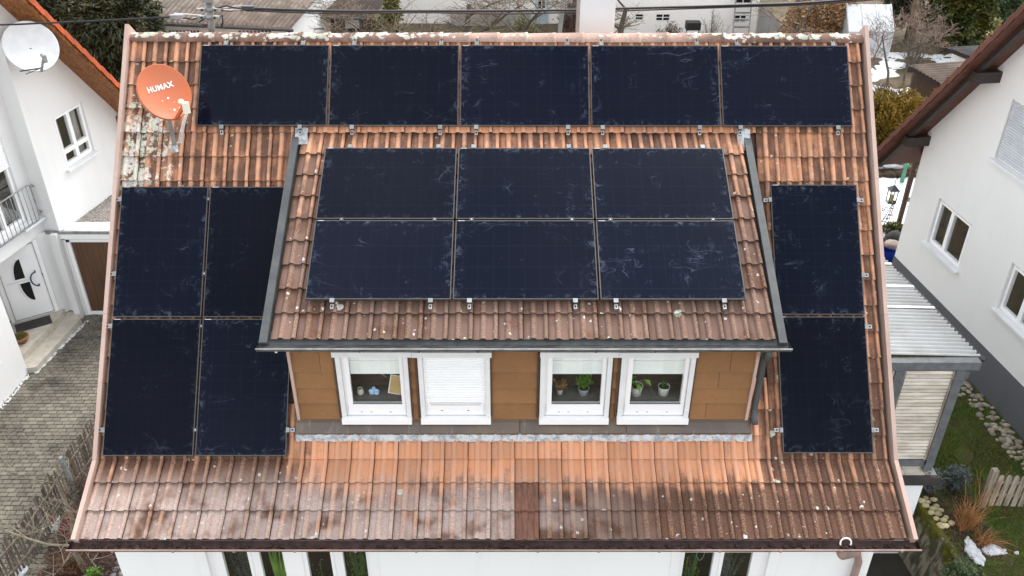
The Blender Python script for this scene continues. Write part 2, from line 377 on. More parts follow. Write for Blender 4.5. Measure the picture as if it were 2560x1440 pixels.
def paver_mat():
    t = NT('paver'); p = t.pos(); f = t.maprange(t.noise(p, .8, 4, .6), .35, .68)
    col = t.mix(f, (.17,.153,.122), (.105,.096,.078)); col = t.mix(t.math('MULTIPLY', t.maprange(t.noise(p, 1.5, 4, .65), .54, .68), .7), col, (.05,.047,.038))
    v = t.n('ShaderNodeHueSaturation', {'Color': col, 'Value': t.maprange(t.rnd(), 0, 1, .76, 1.18, False)})
    t.finish(v.outputs[0], .85, .25, 0, t.noise(p, 60, 3), .3, .006)
paver_mat()
pmat('joint', (.04,.038,.028), (.026,.026,.018), scale=8, rough=.95)
pmat('soil', (.075,.045,.032), (.035,.024,.02), scale=5, rough=.95, bump=.6, bscale=18)
def ground_mat():
    t = NT('ground_mat'); p = t.pos(); f = t.maprange(t.noise(p, .6, 5, .65), .38, .62)
    col = t.mix(f, (.10,.095,.05), (.13,.10,.065)); col = t.mix(t.maprange(t.noise(p, 2.3, 4), .5, .66), col, (.075,.06,.04))
    t.finish(col, .95, .2, 0, t.noise(p, 14, 4), .6, .03)
ground_mat()
def lawn_mat():
    t = NT('lawn_soil'); p = t.pos(); f = t.maprange(t.noise(p, 1.3, 5, .65), .40, .60)
    y_ = t.n('ShaderNodeSeparateXYZ', {0: p}).outputs[1]; col = t.mix(t.maprange(t.math('ADD', y_, t.math('MULTIPLY', f, 1.5)), 4., 6.5), t.mix(f, (.045,.068,.012), (.06,.052,.022)), t.mix(f, (.115,.085,.055), (.065,.055,.03))); t.finish(col, .95, .2, 0, t.noise(p, 25, 4), .6, .03)
lawn_mat()
def leafm(name, c1, c2, tr=.25, scale=2.5, rough=.55):
    t = NT(name); p = t.pos(); col = t.mix(t.maprange(t.noise(p, scale, 3), .35, .65), c1, c2)
    v = t.n('ShaderNodeHueSaturation', {'Color': col, 'Value': t.maprange(t.rnd(), 0, 1, .55, 1.4, False)})
    t.finish(v.outputs[0], rough, .3)
leafm('grass', (.065,.125,.010), (.11,.14,.018)); leafm('grass_dry', (.30,.21,.095), (.24,.15,.06)); leafm('stalk_orange', (.36,.17,.06), (.26,.12,.045))
leafm('conifer', (.030,.040,.016), (.060,.062,.026), scale=1.2); leafm('yew', (.045,.065,.014), (.10,.095,.016), scale=1.4); leafm('holly', (.035,.075,.025), (.07,.11,.04)); leafm('hedge', (.15,.11,.018), (.28,.18,.028), scale=1.5)
leafm('hedge_low', (.03,.036,.012), (.05,.05,.018)); leafm('variegated', (.42,.38,.17), (.28,.28,.11)); leafm('lavender', (.12,.135,.13), (.075,.09,.085)); leafm('leaf_litter', (.105,.055,.036), (.06,.038,.027)); leafm('leaf_red', (.26,.035,.022), (.16,.03,.02))
leafm('houseplant', (.11,.24,.03), (.20,.33,.05)); leafm('houseplant_dark', (.05,.13,.02), (.09,.18,.035)); leafm('dryflower', (.42,.26,.10), (.30,.17,.06)); leafm('moss_leaf', (.09,.10,.02), (.13,.13,.035)); leafm('beech_hedge', (.36,.22,.11), (.22,.13,.065), scale=1.6)
pmat('bark', (.13,.115,.09), (.075,.062,.048), scale=9, rough=.9, bump=.6, bscale=30, stretch=(3,3,.6)); pmat('bark_pale', (.30,.26,.19), (.17,.14,.10), scale=7, rough=.9, var=.2); pmat('twig', (.20,.16,.12), (.13,.10,.075), scale=3, rough=.9, var=.3); pmat('twig_pink', (.27,.19,.16), (.17,.12,.10), scale=3, rough=.9, var=.3)
pmat('mossy_bark', (.13,.12,.03), (.08,.07,.03), scale=6, rough=.95, var=.2, bump=.6)
def moss_mat():
    t = NT('mossy_wall'); p = t.pos(); z = t.n('ShaderNodeSeparateXYZ', {0: p}).outputs[2]
    f = t.maprange(t.math('ADD', t.noise(p, 3.2, 5, .65), t.math('MULTIPLY', t.maprange(z, .0, .5), .25)), .56, .72)
    st = t.mix(t.maprange(t.noise(t.scalevec(p, (4,4,1)), 2.2, 4, .6), .4, .6), (.19,.165,.12), (.05,.047,.03))
    col = t.mix(f, st, t.mix(t.maprange(t.noise(p, 6, 3), .4, .6), (.045,.05,.010), (.10,.085,.010)))
    t.finish(col, .95, .15, 0, t.noise(p, 16, 4), .7, .03)
moss_mat()
pmat('path_mat', (.028,.024,.017), (.018,.016,.012), scale=3, rough=.9)
pmat('snow_mat', (.62,.635,.655), (.50,.51,.525), scale=2.2, rough=.8, var=0, bump=.9, bscale=9, **{'Subsurface Weight': .0})
pmat('stone', (.34,.29,.215), (.20,.175,.14), scale=7, rough=.8, var=.3); pmat('stone_yellow', (.44,.38,.24), (.30,.25,.13), scale=9, rough=.8, var=.22); pmat('gravel', (.36,.33,.29), (.25,.225,.195), scale=20, rough=.85, var=.5); pmat('cobble', (.30,.29,.27), (.2,.19,.18), rough=.8, var=.2)
pmat('corr_white', (.43,.435,.43), (.34,.34,.325), scale=1.2, rough=.5, var=.04, bump=.05); pmat('corr_brown', (.22,.175,.14), (.145,.115,.095), scale=1.5, rough=.85, var=.1); pmat('corr_tan', (.345,.285,.235), (.22,.185,.15), scale=1.6, rough=.85, var=.12, contrast=(.4,.6)); pmat('corr_dark', (.115,.085,.07), (.075,.058,.05), scale=2, rough=.85, var=.1); pmat('corr_slate', (.12,.115,.115), (.08,.078,.078), rough=.85)
pmat('blue_plastic', (.012,.045,.36), rough=.35, bump=0); pmat('blue_dark', (.03,.075,.14), rough=.4, bump=0); pmat('green_plastic', (.10,.33,.20), rough=.4, bump=0); pmat('green_tarp', (.06,.13,.09), rough=.5, bump=0); pmat('red_paint', (.33,.03,.03), rough=.45, bump=0); pmat('sack', (.30,.22,.17), (.17,.15,.14), scale=6, rough=.7)
pmat('pot_white', (.72,.72,.70), rough=.4, bump=0); pmat('pot_grey', (.40,.42,.44), rough=.5, bump=0); pmat('terracotta', (.33,.15,.075), rough=.8); pmat('blue_pale', (.32,.55,.86), (.5,.68,.9), scale=30, rough=.4, bump=0); pmat('card_tan', (.62,.43,.19), rough=.7, bump=0); pmat('yellow_box', (.55,.29,.012), rough=.5, bump=0); pmat('cloth_grey', (.17,.165,.16), (.10,.098,.095), scale=12, rough=.95); pmat('star_paper', (.80,.62,.55), (.72,.54,.48), rough=.7, bump=0); pmat('light_blue_paint', (.55,.66,.72), rough=.5); pmat('mat_dark', (.045,.043,.042), rough=.95); pmat('marble', (.50,.465,.40), (.40,.36,.29), scale=5, rough=.5, var=.05, bump=.05)
pmat('poly', (.66,.69,.70), (.56,.59,.60), scale=6, rough=.35, var=.08); pmat('brick_red', (.38,.10,.06), rough=.8, var=.3); pmat('lantern_glass', (.45,.38,.12), rough=.2, bump=0); pmat('grass_yellow', (.45,.37,.19), (.33,.28,.12), rough=.9, var=.3)
# ============================================================ THE HOUSE WITH THE PANELS
random.seed(11)
S, SDR = .835, .4608                                  # roof pitches (main, dormer)
DM = Vector((0, -math.cos(S), -math.sin(S))); NM = Vector((0, -math.sin(S), math.cos(S)))
DD = Vector((0, -math.cos(SDR), -math.sin(SDR))); ND = Vector((0, -math.sin(SDR), math.cos(SDR)))
OM = Vector((0, 0, 8.2)); OD = Vector((1.7368, -1.0472, 7.1692))   # panel planes; tiles lie .12 below
def pm(u, v, n=0.): return OM + Vector((u,0,0)) + DM*v + NM*n
def pd(x, v, n=0.): return Vector((x, OD.y, OD.z)) + DD*v + ND*n
TOFF = -.125
VK = 5.46                                             # where the slope breaks
K0 = pm(0, VK, TOFF); SK = R(25); DK = Vector((0, -math.cos(SK), -math.sin(SK))); NK = Vector((0, -math.sin(SK), math.cos(SK)))
def pk(u, w, n=0.): return Vector((u, K0.y, K0.z)) + DK*w + NK*n
VL, VR = -1.045, 9.008                                # verges
RIDGE_Y = pm(0, -.20, TOFF).y; RIDGE_Z = pm(0, -.20, TOFF).z

house = thing('family_house', 'white house with red brown tiled roof and wide dormer in the middle', 'house', (4, -4.1, 0))

# ---- tile geometry: wide pan, broad roll, pan, narrow interlocking roll
TW = .2935
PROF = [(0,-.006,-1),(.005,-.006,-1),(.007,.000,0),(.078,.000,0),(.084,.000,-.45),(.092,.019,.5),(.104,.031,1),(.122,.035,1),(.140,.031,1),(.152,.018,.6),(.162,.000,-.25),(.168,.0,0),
        (.232,.000,0),(.237,.000,-.45),(.244,.019,.5),(.254,.031,1),(.268,.035,1),(.282,.026,1),(.2915,.016,.5),(.2935,-.004,-1)]  # negative values beside the rolls paint in roll shade along with valley dirt
TL = .40; TH = .030
def tile_geo(tilt=.036):
    vs = []; cr = []; fs = []; n = len(PROF)
    for yy, hh in ((0, tilt), (TL, 0)):
        for x, z, c in PROF: vs.append((x, yy, z+hh)); cr.append(c)
    for i in range(n-1): fs.append((i, i+1, n+i+1, n+i))
    o = len(vs)                                   # front edge, own vertices so that it stays sharp
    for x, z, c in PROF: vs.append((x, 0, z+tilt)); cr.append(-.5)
    for x, z, c in PROF: vs.append((x, .012, z+tilt-TH)); cr.append(-1)  # dark edge: dirt plus the shadow line under each course, put into colour
    for i in range(n-1): fs.append((o+i, o+n+i, o+n+i+1, o+i+1))
    return vs, fs, cr
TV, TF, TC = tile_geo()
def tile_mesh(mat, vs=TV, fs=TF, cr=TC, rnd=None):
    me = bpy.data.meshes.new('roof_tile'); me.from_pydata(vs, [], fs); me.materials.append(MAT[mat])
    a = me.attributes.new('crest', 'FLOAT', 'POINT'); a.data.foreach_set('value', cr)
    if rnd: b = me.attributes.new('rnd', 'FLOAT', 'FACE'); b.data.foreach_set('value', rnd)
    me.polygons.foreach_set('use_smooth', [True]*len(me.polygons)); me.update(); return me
def frame(o, d, n):                                # x right, y up the slope, z out of the roof
    m = Matrix.Identity(4)
    m.col[0][:3] = (1,0,0); m.col[1][:3] = tuple(-d); m.col[2][:3] = tuple(n); m.col[3][:3] = tuple(o); return m
def jit():
    return Matrix.Translation((random.uniform(-.0015,.0015), random.uniform(-.004,.004), random.uniform(0,.003))) @ Matrix.Rotation(random.uniform(-.006,.006), 4, 'Z') @ Matrix.Rotation(random.uniform(-.008,.008), 4, 'X')

# dormer footprint: where the two roofs cross
def cross_v():                                     # dormer v (tile plane) where it meets the main tile plane
    a = pd(0, 0, TOFF) - pm(0, 0, TOFF); return -(a.dot(NM))/DD.dot(NM)
VX = cross_v(); PX_ = pd(0, VX, TOFF); VMX = (PX_-pm(0,0,TOFF)).dot(DM)   # main v of that line
DXL, DXR = 1.30, 7.325                             # outer edges of the dormer roof
WALL_Y = -3.30; VWALL = (-WALL_Y + pm(0,0,TOFF).y)/math.cos(S)            # main v of the dormer front wall
# solar layout (u0, v0, width, height)
PW, PH, GAP = 1.722, 1.134, .0248
TOPROW = [(i*(PW+GAP), 0, PW, PH) for i in range(5)]
LEFTB = [(-.9296+i*(PH+GAP), 1.9718+j*(PW+GAP), PH, PW) for j in range(2) for i in range(2)]
RIGHTB = [(7.578, 1.9373+j*(PW+GAP), PH, PW) for j in range(2)]
DORB = [(1.7368+i*(PW+GAP), j*(PH+GAP), PW, PH) for j in range(2) for i in range(3)]
def covered(lst, u, v, w, m=.06): return any(a+m < u and u+w < a+c-m and b+m < v-.33 and v < b+e-m for a,b,c,e in lst)

tiles = []     # (distance key, matrix, which)
CAMP = Vector(cam.location)
U0 = 1.575 - 9*TW
for k in range(17):
    v = .205+.3325*k - (.0 if k < 16 else .045)
    for c in range(34):
        u = U0+c*TW
        inx = u+TW > DXL+.10 and u < DXR-.10
        if inx and VMX+.12 < v-.05 and v < VWALL+.12 and u > DXL-.05 and u+TW < DXR+.05: continue
        if inx and VMX+.12 < v-.05 and v < VWALL-.5: continue
        hid = covered(TOPROW+LEFTB+RIGHTB, u, v, TW)
        tiles.append(((pm(u,v)-CAMP).length + (100 if hid else 0), frame(pm(u, v, TOFF), DM, NM) @ jit(), 0))
for k in range(3):
    w = .35*(k+1)
    for c in range(34):
        u = U0+c*TW
        tiles.append(((pk(u,w)-CAMP).length, frame(pk(u, w, .0), DK, NK) @ jit(), 0))
DW = .2935; ND_T = 20; DX0 = DXL+.075
for k in range(9):
    v = .035+.3435*k
    for c in range(ND_T):
        u = DX0+c*TW
        hid = covered([(a-0, b, c2, e) for a,b,c2,e in DORB], u, v, TW)
        tiles.append(((pd(u,v)-CAMP).length + (100 if hid else 0), frame(pd(u, v, TOFF), DD, ND) @ jit(), 1))
tiles.sort(key=lambda t: t[0])

# roof decks (battens and boards under the tiles) carry the tiles
b = MB(); T = .10
def deck(pts):                                      # extruded strip: pts = list of (y,z) upper line
    top = [(VL+.03, y, z) for y, z in pts]+[(VR-.03, y, z) for y, z in pts]; n = len(pts)
    low = [(x, y+.04, z-T) for x, y, z in top]
    fs = []
    for i in range(n-1):
        fs += [(i, i+1, n+i+1, n+i), (2*n+i, 3*n+i, 3*n+i+1, 2*n+i+1), (i, 2*n+i, 2*n+i+1, i+1), (n+i, n+i+1, 3*n+i+1, 3*n+i)]
    fs += [(0, n, 3*n, 2*n), (n-1, 3*n-1, 4*n-1, 2*n-1)][:1] + [(n-1, 3*n-1, 4*n-1, 2*n-1)]
    b.add(top+low, fs)
a0, a1, a2 = pm(0,-.20,TOFF-.03), pm(0,VK,TOFF-.03), pk(0,1.0,-.03)
deck([(a0.y,a0.z),(a1.y,a1.z),(a2.y,a2.z)])
roof = b.build('roof', 'wood_brown', house)
yb, zb = 2*a0.y-a2.y-.0, a2.z
b = MB(); b.add([(VL+.03,a0.y,a0.z),(VR-.03,a0.y,a0.z),(VR-.03,-a1.y+2*a0.y,a1.z),(VL+.03,-a1.y+2*a0.y,a1.z),(VR-.03,yb,zb),(VL+.03,yb,zb),
    (VL+.03,a0.y,a0.z-.1),(VR-.03,a0.y,a0.z-.1),(VR-.03,yb,zb-.1),(VL+.03,yb,zb-.1)], [(0,1,2,3),(3,2,4,5),(6,9,8,7),(5,4,8,9)])
b.build('back_slope', 'tile_main', roof)
# dormer roof deck
b = MB(); p0, p1 = pd(0, VX-.1, TOFF-.03), pd(0, 2.78, TOFF-.03)
b.add([(DXL,p0.y,p0.z),(DXR,p0.y,p0.z),(DXR,p1.y,p1.z),(DXL,p1.y,p1.z),(DXL,p0.y,p0.z-.09),(DXR,p0.y,p0.z-.09),(DXR,p1.y,p1.z-.09),(DXL,p1.y,p1.z-.09)],
      [(3,2,1,0),(4,5,6,7),(0,1,5,4),(1,2,6,5),(2,3,7,6),(3,0,4,7)])
dormer_roof = b.build('dormer_roof', 'wood_brown', house)

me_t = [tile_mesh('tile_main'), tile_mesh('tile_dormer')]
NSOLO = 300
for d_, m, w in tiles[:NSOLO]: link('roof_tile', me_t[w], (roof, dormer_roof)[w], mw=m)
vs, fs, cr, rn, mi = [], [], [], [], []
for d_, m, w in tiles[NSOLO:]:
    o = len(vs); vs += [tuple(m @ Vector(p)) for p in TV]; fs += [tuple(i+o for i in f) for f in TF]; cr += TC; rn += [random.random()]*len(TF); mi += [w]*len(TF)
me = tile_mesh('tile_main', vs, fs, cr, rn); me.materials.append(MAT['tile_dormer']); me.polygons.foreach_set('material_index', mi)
o = link('roof_tiles', me, house); o['kind'] = 'stuff'

# two newer dark red tiles in the lower courses
pmat('tile_new', (.25,.115,.075), (.15,.075,.052), scale=5, rough=.8, var=.3, stretch=(8,1.5,1.5), bump=.3)
for w in (.70, 1.05):
    me2 = tile_mesh('tile_new'); link('replacement_tile', me2, roof, mw=frame(pk(U0+18*TW-.002, w+.012, .010), DK, NK))

# ridge tiles
def ridge_mesh():
    bmv = MB(); L = .40; n = 9; r0, r1 = .128, .112
    for i, (xx, rr) in enumerate(((0, r0), (L, r1))): pass
    vs = []
    for xx, rr in ((0, r0), (.045, r0), (.0451, r0-.006), (L, r1)):
        for j in range(n):
            t = math.pi*(j/(n-1)); vs.append((xx, -rr*1.10*math.cos(t), rr*.66*math.sin(t)))
    fs = [(i*n+j, (i+1)*n+j, (i+1)*n+j+1, i*n+j+1) for i in range(3) for j in range(n-1)]
    vs2 = [(0, -(r0-.016)*1.12*math.cos(math.pi*j/(n-1)), (r0-.016)*.64*math.sin(math.pi*j/(n-1))) for j in range(n)]
    o = len(vs); vs += [vs[j] for j in range(n)]+vs2
    fs += [(o+j, o+j+1, o+n+j+1, o+n+j) for j in range(n-1)]
    bmv.add(vs, fs); return bmv.mesh('ridge_tile', 'tile_ridge', True)
rm = ridge_mesh(); x = VL+.04; k = 0; RS = .3855
while x < VR-.1:
    # overlap steps up to the right end of every tile as in the photograph
    m = Matrix.Translation((x+RS+.01, RIDGE_Y, RIDGE_Z-.050+random.uniform(-.004,.004))) @ Matrix.Rotation(math.pi, 4, 'Z') @ Matrix.Rotation(random.uniform(.0,.014), 4, 'Y') @ Matrix.Rotation(random.uniform(-.02,.02), 4, 'X')
    link('ridge_tile', rm, roof, mw=m); x += RS; k += 1
# small plastic closure combs under the ridge
b = MB()
for c in range(34):
    u = U0+c*TW
    for q0, q1 in ((.006,.084),(.164,.238)):
        if u+q0 > VL+.05: b.add([pm(u+q0,-.175,TOFF+.03), pm(u+q1,-.175,TOFF+.03), pm(u+q1-.012,-.115,TOFF+.045), pm(u+q0+.012,-.115,TOFF+.045), pm(u+q1-.012,-.113,TOFF+.02), pm(u+q0+.012,-.113,TOFF+.02)], [(0,3,2,1),(3,5,4,2)])
pmat('comb', (.36,.165,.10), rough=.7); b.build('ridge_comb', 'comb', roof)

# verge boards, in sheet-metal lengths with a seam
def verge(xa, xb, side):
    segs = [(-.30, 1.85), (1.853, 3.65), (3.653, VK+.03)]
    for s0, s1 in segs:
        m = MB(); q = [pm(0,s0,-.005), pm(0,s1,-.005), pm(0,s1,-.30), pm(0,s0,-.30)]
        m.add([(xa,p.y,p.z) for p in q]+[(xb,p.y,p.z) for p in q], [(0,1,2,3),(7,6,5,4),(0,4,5,1),(1,5,6,2),(2,6,7,3),(3,7,4,0)])
        m.build('verge_board', 'copper_verge', roof)
    m = MB(); e0 = pm(0,VK+.033,-.006); e1 = pk(0,1.075,.118); f0 = pm(0,VK+.033,-.30); f1 = pk(0,1.075,-.16)
    m.add([(xx,p.y,p.z) for xx in (xa,xb) for p in (e0,e1,f1,f0)], [(0,1,2,3),(7,6,5,4),(0,4,5,1),(1,5,6,2),(2,6,7,3),(3,7,4,0)])
    m.build('verge_board', 'copper_verge', roof)
verge(VL-.006, VL+.046, -1); verge(VR-.046, VR+.006, 1)

# ---- main gutter
GY, GZ_ = -4.60, 3.60
def gutter(name, mat, xa, xb, y, z, r, parent, n=9, rim='gutter_rim', thick=.006):
    m = MB(); prof = [(y-r*math.cos(math.pi*j/(n-1)), z-r*math.sin(math.pi*j/(n-1))) for j in range(n)]
    inn = [(y-(r-thick)*math.cos(math.pi*j/(n-1)), z-(r-thick)*math.sin(math.pi*j/(n-1))) for j in range(n)]
    vs = [(xx, a, c) for xx in (xa, xb) for a, c in prof]+[(xx, a, c) for xx in (xa, xb) for a, c in inn]
    fs = [(j, j+1, n+j+1, n+j) for j in range(n-1)]+[(2*n+j, 3*n+j, 3*n+j+1, 2*n+j+1) for j in range(n-1)]
    fs += [tuple(range(n)), tuple(range(2*n-1, n-1, -1))]
    m.add(vs, fs); g = m.build(name, mat, parent, True)
    e = MB(); e.tube([(xa, y-r-.004, z+.004), (xb, y-r-.004, z+.004)], .011, 8); e.build('gutter_bead', rim, g)
    return g
mg = gutter('gutter', 'gutter_brown', VL-.05, VR+.04, GY, GZ_+.02, .075, house)
for i in range(14):
    xx = -.55+i*.72
    m = MB(); m.box(xx-.014, xx+.014, GY-.095, GY-.075, GZ_-.0, GZ_+.035); m.build('gutter_bracket', 'gutter_rim', mg)
# debris line in the gutter
m = MB()
for i in range(420):
    xx = random.uniform(VL, VR); m.blob((xx, GY+random.uniform(-.03,.05), GZ_-.035+random.uniform(0,.02)), random.uniform(.01,.035), random.uniform(.01,.025), .012, i, .4, 1)
d = m.build('gutter_debris', 'soil', mg); d['kind'] = 'stuff'
# downpipe at the right with its white leaf-guard ring
m = MB(); m.tube([(8.16, GY+.02, GZ_-.05), (8.17, GY+.04, GZ_-.17), (8.22, GY+.10, GZ_-.27), (8.55, -4.22, GZ_-.55), (8.62, -4.19, GZ_-.75), (8.62, -4.19, .05)], [.062,.062,.058,.05,.05,.05], 12)
dp = m.build('downpipe', 'gutter_rim', house, True)
m = MB(); m.tube([(8.15+.065*math.cos(t), GY-.02+.02*math.sin(t), GZ_+.085+.06*math.sin(t)) for t in [math.pi*(-.15+1.3*i/14) for i in range(15)]], .010, 6); m.build('leaf_guard', 'white_pvc', mg, True)

# ---- walls under the main roof
def strip_wall(m, axis_pts, zbot, ztop, holes, to3):
    """front face of a wall in (t,z) minus rectangular holes; to3(t,z) -> point; ztop(t)"""
    ts = sorted(set([axis_pts[0], axis_pts[1]]+[h for r in holes for h in r[:2]]+list(axis_pts[2:])))
    for t0, t1 in zip(ts, ts[1:]):
        cuts = sorted([(r[2], r[3]) for r in holes if r[0] <= t0+1e-6 and r[1] >= t1-1e-6]); z = zbot
        for a, c in cuts:
            if a > z: m.quad(to3(t0,z), to3(t1,z), to3(t1,a), to3(t0,a))
            z = c
        m.quad(to3(t0,z), to3(t1,z), to3(t1,ztop(t1)), to3(t0,ztop(t0)))
FWY = -4.10
W1 = (.256, 2.345, 1.45, 2.975); W2 = (6.36, 7.50, 1.45, 2.965)
m = MB(); strip_wall(m, (-.90, 8.83), -.7, lambda t: 3.75, [W1, W2], lambda t, z: (t, FWY, z))
for xx in (-.90, 8.83):
    yb2 = 2*RIDGE_Y-FWY
    m.quad((xx,FWY,-.7),(xx,FWY,3.75),(xx,K0.y,K0.z-.1),(xx,RIDGE_Y,RIDGE_Z-.12),(xx,2*RIDGE_Y-K0.y,K0.z-.1),(xx,yb2,3.75),(xx,yb2,-.7))
m.quad((-.90,yb2,-.7),(8.83,yb2,-.7),(8.83,yb2,3.75),(-.90,yb2,3.75))
m.quad((-.90,FWY,3.62),(8.83,FWY,3.62),(8.83,GY+.13,3.50),(-.90,GY+.13,3.50))
for h in (W1, W2):
    for q in (((h[0],h[2]),(h[0],h[3])),((h[1],h[3]),(h[1],h[2])),((h[0],h[3]),(h[1],h[3])),((h[1],h[2]),(h[0],h[2]))):
        (x0,z0),(x1,z1) = q; m.quad((x0,FWY,z0),(x1,FWY,z1),(x1,FWY+.14,z1),(x0,FWY+.14,z0))
m.build('wall', 'plaster', house)

def room(parent, x0, x1, z0, z1, y, depth=1.3, mat='room', M=None, name='room'):
    r = MB(); r.M = M
    r.quad((x0,y+depth,z0),(x1,y+depth,z0),(x1,y+depth,z1),(x0,y+depth,z1)); r.quad((x0,y,z0),(x0,y+depth,z0),(x0,y+depth,z1),(x0,y,z1))
    r.quad((x1,y+depth,z0),(x1,y,z0),(x1,y,z1),(x1,y+depth,z1)); r.quad((x0,y,z1),(x1,y,z1),(x1,y+depth,z1),(x0,y+depth,z1)); r.quad((x0,y+depth,z0),(x1,y+depth,z0),(x1,y,z0),(x0,y,z0))
    return r.build(name, mat, parent)
def frame_bars(m, x0, x1, z0, z1, y0, y1, w):
    m.box(x0,x1,y0,y1,z0,z0+w); m.box(x0,x1,y0,y1,z1-w,z1); m.box(x0,x0+w,y0,y1,z0+w,z1-w); m.box(x1-w,x1,y0,y1,z0+w,z1-w)

# ground-floor windows: painted surround, grey lintel rail, casements
def low_window(h, posts, lights, label):
    x0,x1,z0,z1 = h; win = MB(); y = FWY
    frame_bars(win, x0, x1, z0, z1-.03, y+.06, y+.13, .05)
    for a, c in posts: win.box(a, c, y+.035, y+.125, z0+.05, z1-.08)
    es = [x0+.05]+[q for a, c in lights for q in (a-.046, c+.046)]+[x1-.05]
    for a, c in zip(es[::2], es[1::2]):
        if c > a+.004: win.box(a, c, y+.05, y+.12, z0+.05, z1-.08)
    w = win.build('window', 'white_pvc', house); w['label'] = label
    s = MB(); sw = .12
    s.box(x0-sw,x0,y-.012,y+.003,z0-.1,z1+.05); s.box(x1,x1+sw,y-.012,y+.003,z0-.1,z1+.05); s.box(x0,x1,y-.012,y+.003,z1,z1+.05); s.build('painted_surround', 'white_pvc', w)
    s = MB(); s.box(x0+.0,x1-.0,y+.0,y+.05,z1-.035,z1-.003); s.box(x0-.02,x1+.02,y-.02,y-.001,z1-.02,z1+.006); s.build('lintel_rail', 'zinc_light', w)
    s = MB(); s.box(x0-.04,x1+.04,y-.06,y+.02,z0-.05,z0-.002); s.build('sill', 'white_metal', w)
    for a, c in lights:
        f = MB(); frame_bars(f, a-.045, c+.045, z0+.03, z1-.05, y+.04, y+.10, .045); f.build('sash', 'white_pvc', w)
        g = MB(); g.box(a, c, y+.065, y+.071, z0+.07, z1-.09); g.build('pane', 'window_glass', w)
    room(w, x0, x1, z0-.2, z1, y+.135, 1.4)
    s = MB(); s.box(x0,x1,y+.136,y+.42,z0-.04,z0+.0); s.build('inner_sill', 'marble', w)
    return w
low_window(W1, [(1.25,1.47)], [(.445,.772),(.925,1.225),(1.535,1.840),(2.0,2.30)], 'wide four light window under the left part of the eaves')
low_window(W2, [], [(6.42,6.80),(6.93,7.30)], 'two light window under the right part of the eaves')

# ---- dormer: front wall, cladding boards, cheeks
DZ0, DZ1 = 4.30, 5.63; WXL, WXR = 1.50, 7.15
WIN = [(2.06,2.925,'open'), (3.05,3.915,'shut'), (4.53,5.392,'open'), (5.505,6.392,'open')]
WZ0, WZ1 = 4.53, 5.53
m = MB(); strip_wall(m, (WXL, WXR), DZ0-.1, lambda t: DZ1, [(a,c,WZ0,WZ1) for a,c,_ in WIN], lambda t, z: (t, WALL_Y+.03, z))
for a, c, _ in WIN:
    for (x0,z0),(x1,z1) in (((a,WZ0),(a,WZ1)),((c,WZ1),(c,WZ0)),((a,WZ1),(c,WZ1)),((c,WZ0),(a,WZ0))):
        m.quad((x0,WALL_Y+.03,z0),(x1,WALL_Y+.03,z1),(x1,WALL_Y+.16,z1),(x0,WALL_Y+.16,z0))
for xx in (WXL, WXR):                                # cheeks follow both roofs
    tip = pd(0, VX+.05, TOFF-.05); f = pd(0, 2.55, TOFF-.1)
    m.quad((xx,WALL_Y+.03,DZ0-.1),(xx,WALL_Y+.03,DZ1),(xx,tip.y,tip.z),(xx,pm(0,VMX,TOFF).y,pm(0,VMX,TOFF).z-.1))
dwall = m.build('dormer_wall', 'wood_brown', house)
rows = [5.525, 5.228, 4.978, 4.737, 4.47]
def boards(xa, xb, joints=()):
    for i in range(4):
        xs = [xa]+[j for r, j in joints if r == i]+[xb]
        for p, q in zip(xs, xs[1:]):
            bb = MB(); yt, yb_ = WALL_Y+.018, WALL_Y-.020; zt, zb_ = rows[i]+.02, rows[i+1]+.0
            e = random.uniform(-.002,.002); g = .0022
            bb.add([(p+g,yt,zt),(q-g,yt,zt),(q-g,yb_,zb_+e),(p+g,yb_,zb_-e),(p+g,yt+.008,zt),(q-g,yt+.008,zt),(q-g,yb_+.012,zb_+e),(p+g,yb_+.012,zb_-e)],
                   [(0,1,2,3),(3,2,6,7),(0,3,7,4),(1,5,6,2),(4,7,6,5),(0,4,5,1)])
            bb.build('cladding_board', 'cladding', dwall)
boards(1.515, 2.045, [(0,1.86)]); boards(2.93, 3.045); boards(3.925, 4.525); boards(5.397, 5.50); boards(6.40, 7.135, [(0,6.83),(1,6.72),(3,6.62)])
for xx in (1.505, 7.145):
    m = MB(); m.box(xx-.022, xx+.014, WALL_Y-.03, WALL_Y+.05, 4.47, 5.56); m.build('corner_trim', 'copper_verge', dwall)
m = MB(); m.box(1.40, 7.26, WALL_Y-.10, WALL_Y-.06, 5.60, 5.78); m.quad((1.40,WALL_Y-.06,5.60),(7.26,WALL_Y-.06,5.60),(7.26,WALL_Y+.03,5.56),(1.40,WALL_Y+.03,5.56)); m.build('fascia', 'cladding', dwall)
# end blocks of the fascia
for xx in (1.385, 7.275):
    m = MB(); m.box(xx-.014, xx+.014, WALL_Y-.10, WALL_Y-.05, 5.58, 5.75); m.build('fascia_cap', 'white_metal', dwall)

